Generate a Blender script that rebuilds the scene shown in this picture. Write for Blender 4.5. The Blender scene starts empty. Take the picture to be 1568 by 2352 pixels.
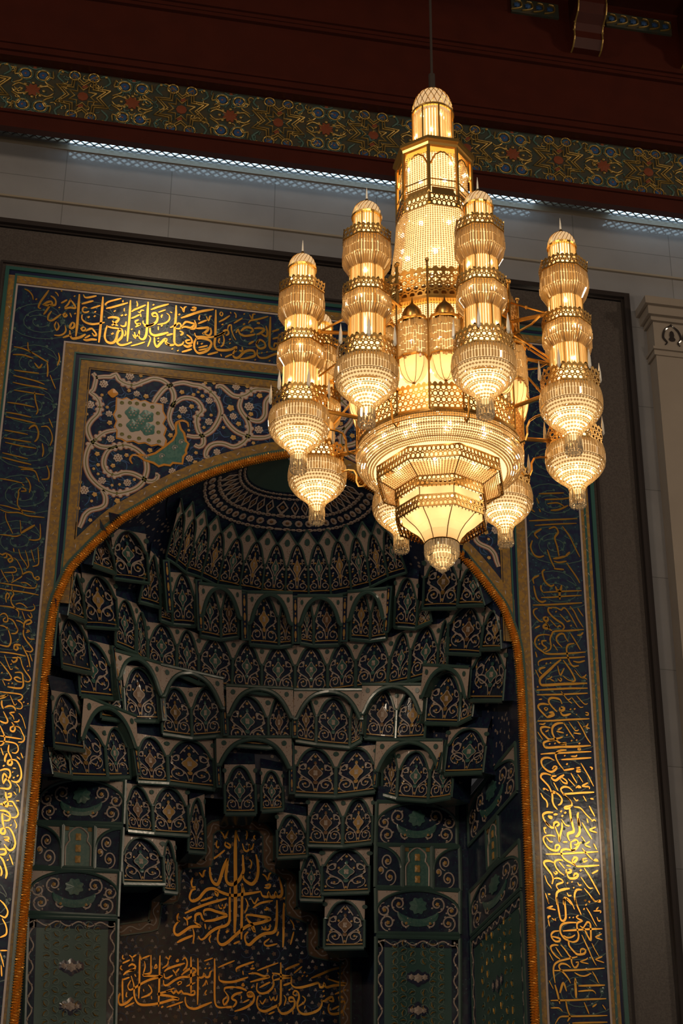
import bpy, math, random
import numpy as np
from mathutils import Matrix, Vector

SC = bpy.context.scene
COL = SC.collection
random.seed(7)
PI = math.pi

# ------------------------------------------------------------------ camera
cam_d = bpy.data.cameras.new('camera')
cam_d.sensor_fit = 'VERTICAL'
cam_d.sensor_height = 36.0
cam_d.lens = 4114.79 / 2352 * 36.0
cam_d.clip_end = 300
cam = bpy.data.objects.new('camera', cam_d)
COL.objects.link(cam)
# rows: the room's X, Y (into the wall) and Z axes seen in the camera's right / down / forward frame
AX = np.array([[0.98096826, 0.09548906, 0.16906538], [-0.19405198, 0.45202483, 0.87064194], [0.00671503, -0.88687958, 0.46195185]])
r_, u_, b_ = AX[:, 0], -AX[:, 1], -AX[:, 2]
mw = Matrix.Identity(4)
for i in range(3):
    mw[i][0], mw[i][1], mw[i][2] = r_[i], u_[i], b_[i]
mw[0][3], mw[1][3], mw[2][3] = 0.0, -20.0, 1.6
cam.matrix_world = mw
SC.camera = cam

# ------------------------------------------------------------------ world, lamps of the hall, exposure
world = bpy.data.worlds.new('hall_air')
SC.world = world
world.use_nodes = True
bg = world.node_tree.nodes['Background']
bg.inputs[0].default_value = (0.85, 0.80, 0.78, 1)
bg.inputs[1].default_value = 0.04

def lamp(name, loc, power, color, radius, spot=None, target=None, blend=0.6):
    d = bpy.data.lights.new(name, 'SPOT' if spot else 'POINT')
    d.energy = power
    d.color = color
    d.shadow_soft_size = radius
    o = bpy.data.objects.new(name, d)
    COL.objects.link(o)
    o.location = loc
    if spot:
        d.spot_size = math.radians(spot)
        d.spot_blend = blend
        o.rotation_euler = (Vector(target) - Vector(loc)).to_track_quat('-Z', 'Y').to_euler()
    return o

WARM = (1.0, 0.80, 0.58)
lamp('hall_left_chandelier_light', (-27.0, -21.0, 21.0), 7500, WARM, 1.6)
lamp('hall_right_chandelier_light', (33.0, -21.0, 21.0), 7500, WARM, 1.6)
# right, left: the hall's other chandeliers glinting on the mosaic; front, top: added lamps
lamp('added_glint_light_front', (3.35, -19.0, 11.0), 1100, WARM, 0.6)  # added lamp, set to mirror off the lower left of the niche panel
lamp('neighbour_chandelier_light_right', (9.6, -8.4, 10.7), 260, WARM, 0.45)
lamp('neighbour_chandelier_light_left', (-0.3, -13.0, 11.8), 420, WARM, 0.55)
lamp('added_glint_spot_top', (1.5, -3.9, 17.1), 95, WARM, 0.55, 60, (1.5, 0, 14.5), 0.9)  # added spot, no fixture here; brightens the gold letters of the top band

SC.view_settings.view_transform = 'Standard'
SC.view_settings.look = 'None'
SC.view_settings.exposure = 0.0
SC.view_settings.gamma = 1.0
SC.view_settings.use_curve_mapping = False
cy = SC.cycles
cy.max_bounces = 6
cy.diffuse_bounces = 2
cy.glossy_bounces = 3
cy.transmission_bounces = 4
cy.transparent_max_bounces = 12
cy.sample_clamp_indirect = 2.0
cy.sample_clamp_direct = 0.0
cy.caustics_reflective = False
cy.caustics_refractive = False
# wall coordinates in millimetres (X, Z), stroke width first
TRACE = {
 'top': '33:332,15068 337,14772 338,14554 334,14404;33:642,15070 644,14787 640,14513 637,14350;30:1006,15065 1009,14823 1006,14589 1004,14412;31:1240,15070 1243,14869 1248,14677 1241,14539 1208,14473 1162,14487 1141,14553;23:384,15069 410,15024 472,15037 556,15072;23:372,14915 444,14952 521,14988;20:496,14863 551,14891 617,14928;20:450,14864 409,14872 389,14835 403,14795 444,14794 476,14819;25:390,14752 394,14684 444,14636 524,14620 603,14638 692,14670;33:477,14723;28:556,14816;28:555,14747;20:697,14946 679,14950 716,14997 794,15036 884,15076;23:695,14890 779,14923 879,14971 974,15019;20:905,15016 909,15051;38:805,14871 817,14859;28:727,14743 789,14765 870,14756 840,14690 786,14635;25:787,14710 830,14661 866,14639;23:899,14657 923,14640 962,14652 970,14721;33:909,14809;33:958,14823;18:934,14930 934,14875;30:729,14627 712,14550 708,14441 746,14371 815,14367 856,14433 872,14544 915,14591 936,14525 918,14455 871,14388 919,14347 997,14370 1063,14413;22:725,14613 788,14601 868,14598 916,14577;35:803,14508;27:269,14613 246,14542 265,14517 302,14549 298,14603 269,14613;30:250,14488 262,14408 293,14365 349,14379 393,14399 457,14455;22:170,14362 213,14388 267,14416;25:432,14567 394,14534 419,14504 452,14522 438,14561;25:453,14502 496,14535 529,14553 566,14517 598,14467 571,14443 540,14486;27:434,14370 475,14362 541,14385 609,14387;20:450,14393 493,14426 514,14449;20:224,14977 197,14891 156,14830;25:214,14969 263,14914 297,14843 223,14839 157,14810;25:-39,14989 9,14961 36,14910 29,14854 -15,14834;27:-128,14832 -76,14881 -26,14901 -6,14863 -60,14835 -117,14834;22:-33,14845 -71,14758 -105,14685;23:-69,15075 -117,14971 -165,14868 -181,14784 -146,14775;22:-8,14753 -42,14680 -42,14612 4,14604 56,14652 119,14722;20:105,14892 180,14957;18:13,15058 43,15035 63,14996;18:85,15082 107,15086;20:-385,15051 -326,15025 -275,14963 -258,14897;20:66,14599 49,14529 82,14466 106,14523 84,14588;20:183,14554 200,14481 176,14424 122,14390 55,14387;25:185,14752 147,14719 167,14688 193,14712 179,14751;20:230,14758 257,14693;25:272,15025;25:298,14754;27:-220,14909;25:88,14821;23:1035,14882 1056,14912 1134,14964 1212,15017;20:1087,15062 1102,15016 1098,14974;20:1029,14778 1074,14804 1140,14855;18:1114,14899 1138,14882 1159,14926 1194,14924;18:1151,14870 1160,14816;23:1133,14771 1089,14738 1109,14699 1160,14713 1095,14649;23:1191,14765 1194,14724 1242,14696 1298,14711 1337,14743;25:1051,14609;23:1088,14573 1105,14480 1067,14529;23:1149,14608 1147,14540 1115,14508;17:1055,14351 1145,14390 1233,14436;18:1273,14543 1304,14506 1291,14436 1272,14366;18:967,14584 976,14531 961,14488;23:1283,14951 1373,15005 1515,15073;18:1383,14923 1479,14977;28:1369,14858 1317,14851 1304,14884 1343,14910 1374,14873 1373,14790 1330,14729 1240,14683 1205,14692;20:1434,14840 1427,14866 1442,14896;20:1493,14924 1530,14894 1533,14825 1478,14763 1382,14729;18:1538,14951 1568,14941;31:1614,15066 1619,14879 1612,14684 1616,14521 1626,14467 1668,14439 1725,14467 1740,14510;28:1511,14466 1565,14432 1622,14446;20:1667,15052 1698,15028 1718,14975 1726,15046 1754,15064;28:1809,15023 1856,15022 1877,15067 1825,15060;28:1688,14874 1807,14939 1944,15013 2118,15072;28:1662,14926;28:1313,15031;23:1551,14704 1607,14739 1663,14788 1693,14764 1684,14708 1621,14699;25:1711,14753 1754,14821 1824,14816 1872,14802 1828,14741 1746,14744 1690,14709;25:1869,14864 1890,14791 1875,14733 1817,14719;20:1935,14956 1926,14893 1944,14874;23:1918,14815 1974,14851 2031,14886;20:2023,14947 2055,14882 2075,14955 2099,14958;28:1898,14737 1979,14754 2060,14772 2039,14714 1982,14665;23:1993,14680 2065,14649 2098,14694 2089,14776;31:2147,15069 2152,14868 2156,14647 2152,14509 2189,14446 2282,14444 2375,14470 2443,14520 2434,14437;23:1878,14665 1903,14613 1996,14619 2089,14624 2204,14667 2272,14731;30:1915,14601 1884,14515 1889,14420 1938,14358 2006,14374 2074,14431 2110,14531 2067,14580 1974,14589 1905,14573;20:1940,14440 2060,14490;20:1942,14400 2067,14443;28:1983,14508;18:1924,14534 1926,14486;30:1287,14668 1297,14588 1351,14554 1430,14578 1532,14626;28:1440,14716;25:1405,14513;25:1408,14466;18:1395,14703 1398,14642;30:1353,14527 1363,14433 1395,14382 1438,14442 1481,14503 1514,14521 1506,14451 1565,14432;23:1511,14575 1590,14613;23:1680,14666 1728,14645 1695,14599;25:1775,14624 1835,14577 1850,14510 1793,14489 1768,14527 1825,14548;30:1743,14455 1796,14435 1852,14470;23:1725,14344 1787,14373 1855,14409;23:2066,14348 2134,14377 2202,14407;18:2219,15051 2203,15007 2227,14982 2243,15019 2219,15051;20:2196,14881 2264,14932 2338,15004;21:2342,15061 2355,15035;18:2395,15061 2420,15029 2422,14974;20:2317,14779 2326,14836 2361,14854 2370,14772 2402,14680 2433,14629;25:2285,14692 2265,14744 2317,14765 2331,14712 2297,14680;23:2170,14649 2238,14699 2283,14733;20:2217,14628 2202,14571 2220,14546;20:2256,14688 2276,14608 2262,14524 2234,14493;28:2352,14625;25:2354,14563;28:2244,14845;26:2430,14739 2457,14798 2483,14732 2554,14707 2670,14743 2682,14759;28:2493,14775 2550,14838 2620,14847 2657,14811 2623,14765;31:2533,14891;31:2706,14936 2748,14934;28:2673,14841 2750,14858 2809,14845 2764,14783 2706,14748;26:2764,14770 2836,14738 2852,14809 2831,14904;21:2602,15054 2640,14989 2649,15061 2684,15073;21:2595,14914 2617,14958 2734,15002 2857,15061;18:2395,14887 2452,14936 2510,14986;23:2531,15052;31:2887,15058 2886,14883 2884,14689 2887,14579 2923,14549 2982,14563 2998,14634 2956,14643 2946,14586;21:2916,14825 3010,14872;21:2925,14708 3001,14746;26:2710,14597 2755,14671 2815,14638 2828,14571 2759,14534 2710,14583 2732,14668;23:2605,14583 2674,14640;25:2480,14470 2527,14463 2519,14530;30:2444,14486 2406,14419 2414,14359 2472,14353 2550,14452 2619,14489 2678,14482 2692,14416 2588,14361 2496,14336;25:2724,14516 2726,14434 2763,14391 2845,14401 2914,14445 2995,14483 3014,14417;25:2784,14469;25:2854,14492;25:2893,14360;25:2700,14349;25:1672,14358;25:1597,14375;20:2298,14337 2378,14389 2413,14386;20:2238,14384 2251,14345',
 'basmala': '53:3139,9039 3135,8898 3141,8655 3151,8414 3162,8116 3167,7881 3167,7623;24:3150,8984 3189,8883;41:3243,8698 3254,8541 3256,8469 3201,8345 3120,8281 3049,8300 3022,8382 3034,8527 3042,8636;41:3042,8636 3014,8586 2972,8451 2941,8329 2908,8268 2848,8300 2809,8393 2802,8500;41:3422,8715 3449,8614 3459,8482 3438,8372 3381,8303 3309,8328 3266,8373 3252,8433;24:3232,8855 3259,8772 3295,8750 3330,8789 3328,8849 3330,8789 3366,8791 3388,8866;22:3268,9054 3293,9006 3284,8914;22:3402,8983 3385,8951 3410,8922;24:2921,9012 2965,8960 2990,8913 3034,9026;27:3004,8865 2994,8815 3055,8783 3066,8820 3017,8853;22:2824,8604 2904,8664 2996,8749;22:2884,8875 2875,8807 2900,8773 2911,8798;22:3335,8643 3366,8597 3351,8511;24:3340,8468 3352,8451;36:3747,8427 3773,8333 3794,8226 3777,8165 3730,8151 3705,8209 3694,8148 3635,8145 3609,8203 3599,8143 3528,8150 3502,8208;36:3502,8208 3373,8177 3231,8150 3114,8131 2971,8164 2875,8206 2781,8194 2725,8138 2670,8063 2589,8023 2546,8068 2571,8164 2623,8191;28:2877,8159 2914,8113 2924,8162 2876,8182;26:2575,8342 2561,8270 2581,8212 2622,8220;24:2660,8419 2709,8363 2724,8435 2747,8455;23:2694,8029 2764,8057 2856,8098;24:3519,8449 3568,8416 3593,8370 3615,8455 3644,8481;24:3559,8296 3631,8312 3608,8263 3548,8265;36:3250,8301 3252,8063 3256,7827 3261,7547;24:3251,8277 3283,8183;30:2492,7853 2617,7919 2778,7993 3045,8086;33:3086,8237 3086,8076 3092,7911 3091,7782 3046,7721 2931,7680 2840,7616 2762,7531 2717,7517 2686,7561;33:2749,7845 2747,7903 2816,7925 2911,7901 3053,7862 2984,7823 2869,7781 2753,7763;33:2636,7756 2639,7838 2702,7859 2728,7796 2764,7764;33:2625,7744 2709,7690 2640,7686 2571,7671 2503,7621 2414,7558 2366,7590 2368,7671 2416,7744;23:2411,7848 2391,7789 2410,7743 2433,7750;23:2477,7800 2526,7762 2535,7692;23:2525,7773 2587,7818;28:2407,7459 2497,7510 2610,7563;21:2606,7661 2627,7581 2621,7454;23:2766,7729 2780,7660;28:2815,7667 2832,7668;21:2936,7997 2956,7951 2991,7953 2989,8000 2991,7953 3025,7966 3030,8014;36:3725,8103 3730,7913 3722,7736 3682,7664 3565,7639 3461,7570 3370,7483 3322,7515 3308,7596 3347,7656;31:3821,8073 3822,7859 3825,7625 3822,7473;21:3833,8061 3858,7992;35:3312,7842 3323,7878 3382,7881 3500,7870 3642,7849 3549,7797 3409,7759 3328,7725 3247,7663 3157,7576 3066,7490 2998,7463 2949,7506 2946,7599 2966,7670;35:3312,7854 3349,7797 3409,7742 3435,7661 3387,7717;42:3067,7641;24:3402,7977 3448,8015 3518,8055 3672,8094;21:3298,8101 3330,8032 3320,7960 3292,7905;21:3381,8094 3424,8037 3469,8123;26:3556,7962 3615,7977 3579,7999;21:3527,7737 3564,7692 3586,7740 3587,7693 3634,7708 3644,7767;24:3759,7680 3737,7620;21:3637,7579 3569,7517 3605,7479 3745,7515;23:3160,7483 3240,7523;36:3831,8139;21:3909,7853 3952,7796 3965,7738;21:3965,7691 3922,7513;21:2853,7582 2832,7523 2852,7478;27:1930,7275 1934,7122 1943,6930 1947,6707;20:1931,7269 1957,7203;27:2193,7278 2198,7079 2204,6854 2209,6619;25:2075,7277 2081,7141 2080,7045 1985,7011 2077,7005 2236,7007 2146,6980 2057,6947 1969,6898 1882,6837 1827,6812 1797,6856 1831,6936;27:1833,6992 1875,6871 1888,6748 1927,6661 1985,6630 2097,6636 2232,6665 2388,6717 2467,6726 2340,6759 2192,6774 2292,6813 2403,6864;25:2292,6813 2359,6828 2395,6796 2427,6831 2458,6799 2496,6834 2520,6802 2577,6799 2624,6785 2669,6798 2667,6843 2622,6829;28:2601,7282 2609,7100 2617,6919 2623,6807;25:2691,7270 2701,7105 2709,6879 2714,6666;18:1962,7225 2062,7271;18:1992,7193 2007,7126 1990,7034;25:1792,7114 1835,7145 1882,7119 1857,7073 1800,7070;23:1880,7074 1779,7046 1731,6998;25:1723,6953 1730,6830 1746,6641;18:1724,6936 1812,6974;27:1701,6761 1683,6683 1716,6617 1793,6643 1872,6725;18:1709,7258 1706,7212 1735,7208;18:1710,7150 1760,7175 1804,7200;18:1789,7262 1830,7230 1839,7185;18:1830,7230 1885,7273;18:1701,7121 1686,7086 1716,7060;20:1774,6587 1839,6623 1893,6654;18:1790,6783 1782,6732 1799,6722;18:1877,7017 1896,6984;16:2128,7109 2148,7161 2162,7117 2128,7104;18:2268,7265 2310,7233 2325,7279 2343,7269;18:2305,7221 2296,7164 2231,7109;16:2430,7245 2409,7209 2437,7217 2436,7245;23:2488,7231 2521,7267 2552,7223 2549,7154 2506,7095;25:2261,7071 2299,7107 2389,7146 2524,7193;25:2256,6958 2264,6902 2310,6898 2398,6965 2487,7009 2578,7019 2669,7047;25:2486,7037 2552,7097 2619,7135 2672,7115 2645,7068 2566,7030;25:2692,7048 2728,7016 2773,7029 2783,7075 2808,7025 2853,7039 2863,7091 2885,7115;25:2818,7197;25:2797,7139;25:2849,7147;20:2257,7048 2271,6992 2306,6988 2372,7031;20:2368,7099 2405,7056 2418,7022;20:2405,7056 2453,7121;20:2060,6891 2097,6848 2111,6804 2068,6757 1980,6719;18:2001,6832 2009,6799;18:2108,6748 2116,6704;27:2434,6927 2490,6947 2447,6905;18:2314,6613 2414,6651 2525,6696;18:2476,6654 2490,6594;29:2257,6616;27:2551,6759 2554,6691 2597,6627 2688,6614 2789,6658 2901,6708;18:2556,6894 2673,6950;18:2767,6904 2800,6940 2815,6986 2835,6930;18:2826,6862 2805,6816 2829,6800;28:2913,7276 2924,7060 2931,6822 2948,6688 2995,6646 3087,6650;16:2776,7234 2890,7281;18:2964,7159 3066,7210 3180,7262;27:2978,7051 2991,6995 3061,6976 3188,6988 3365,7054;23:3212,7114 3205,7154 3262,7191 3440,7264;18:3293,7136 3301,7079;25:3419,7205;23:3391,7164 3449,7178;18:3484,7146 3600,7198 3762,7264;23:3623,7176 3625,7130;30:3797,7271 3804,7048 3807,6820 3797,6729 3717,6680 3603,6624 3522,6648 3491,6726 3505,6817;25:3370,7100 3462,7110 3568,7081 3649,7074 3523,7033 3396,6993;25:3683,7122 3753,7120 3847,7096 3941,7089 3801,7059 3709,7031;25:3707,7111 3690,7065 3710,6997 3688,6928 3620,6868 3539,6852 3486,6895 3489,6986;21:3520,6925 3594,6969 3663,7006;18:3304,6977 3288,6942 3317,6943 3304,6977;27:3202,6915 3283,6908 3353,6877;27:3296,6857 3194,6818 3161,6766 3220,6735 3199,6678 3165,6654;23:3060,6851 3064,6897 3144,6912 3202,6915;23:3066,6852 3114,6786 3105,6729 3061,6682 3047,6738 3091,6785;27:3085,6650 3176,6660;27:3366,6832 3412,6846 3436,6813 3379,6805 3366,6844 3412,6863 3454,6814 3439,6734 3371,6675 3281,6631 3201,6605;18:3286,6806 3282,6761;18:3312,6723 3391,6766;25:3421,6926;26:3857,7177 3950,7222 4049,7267;19:4085,7234 3975,7137;26:4093,7108;26:4116,7155;26:4152,7111;28:3947,7078 3943,6998 3990,6954 4084,6959 4200,6993 4306,7027 4330,6971 4377,6985 4388,7032 4412,6976 4518,7004 4683,7029 4564,7052 4434,7086;26:4211,7086 4339,7144 4480,7209 4664,7265;21:4563,7179 4599,7146 4611,7100;21:4611,7158 4658,7201;23:3838,6970 3931,7008;28:4016,6842 3969,6862 3991,6909 4038,6888 4051,6821 4029,6741 4043,6662 4101,6614 4206,6625 4310,6675 4356,6745 4355,6813;28:3982,6772 3924,6769 3923,6815 3970,6817 3994,6761 3984,6693 3904,6622 3823,6607 3776,6661 3774,6728;28:4344,6801 4391,6792 4437,6828 4495,6854 4508,6798 4449,6806;25:4377,6922;25:4384,6860;25:3921,6917;28:4590,6825 4584,6847 4625,6860 4649,6816 4602,6791 4590,6836;28:4648,6839 4667,6760 4638,6679 4556,6636 4474,6637 4444,6693 4455,6761;21:4530,6890 4601,6922 4683,6960;21:4497,6689 4590,6739;18:4092,6846 4133,6814 4122,6768 4042,6707;18:3530,6761 3566,6718 3610,6788;18:3656,6824 3680,6769 3714,6816 3721,6771 3750,6783 3760,6841;18:3847,6845 3877,6801 3856,6710;18:3723,6930 3736,6885;18:4135,6723 4124,6677;18:3973,6648 3974,6603;18:4638,6668 4650,6612;18:4380,6667 4381,6622;18:3650,6587 3730,6625',
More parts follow.
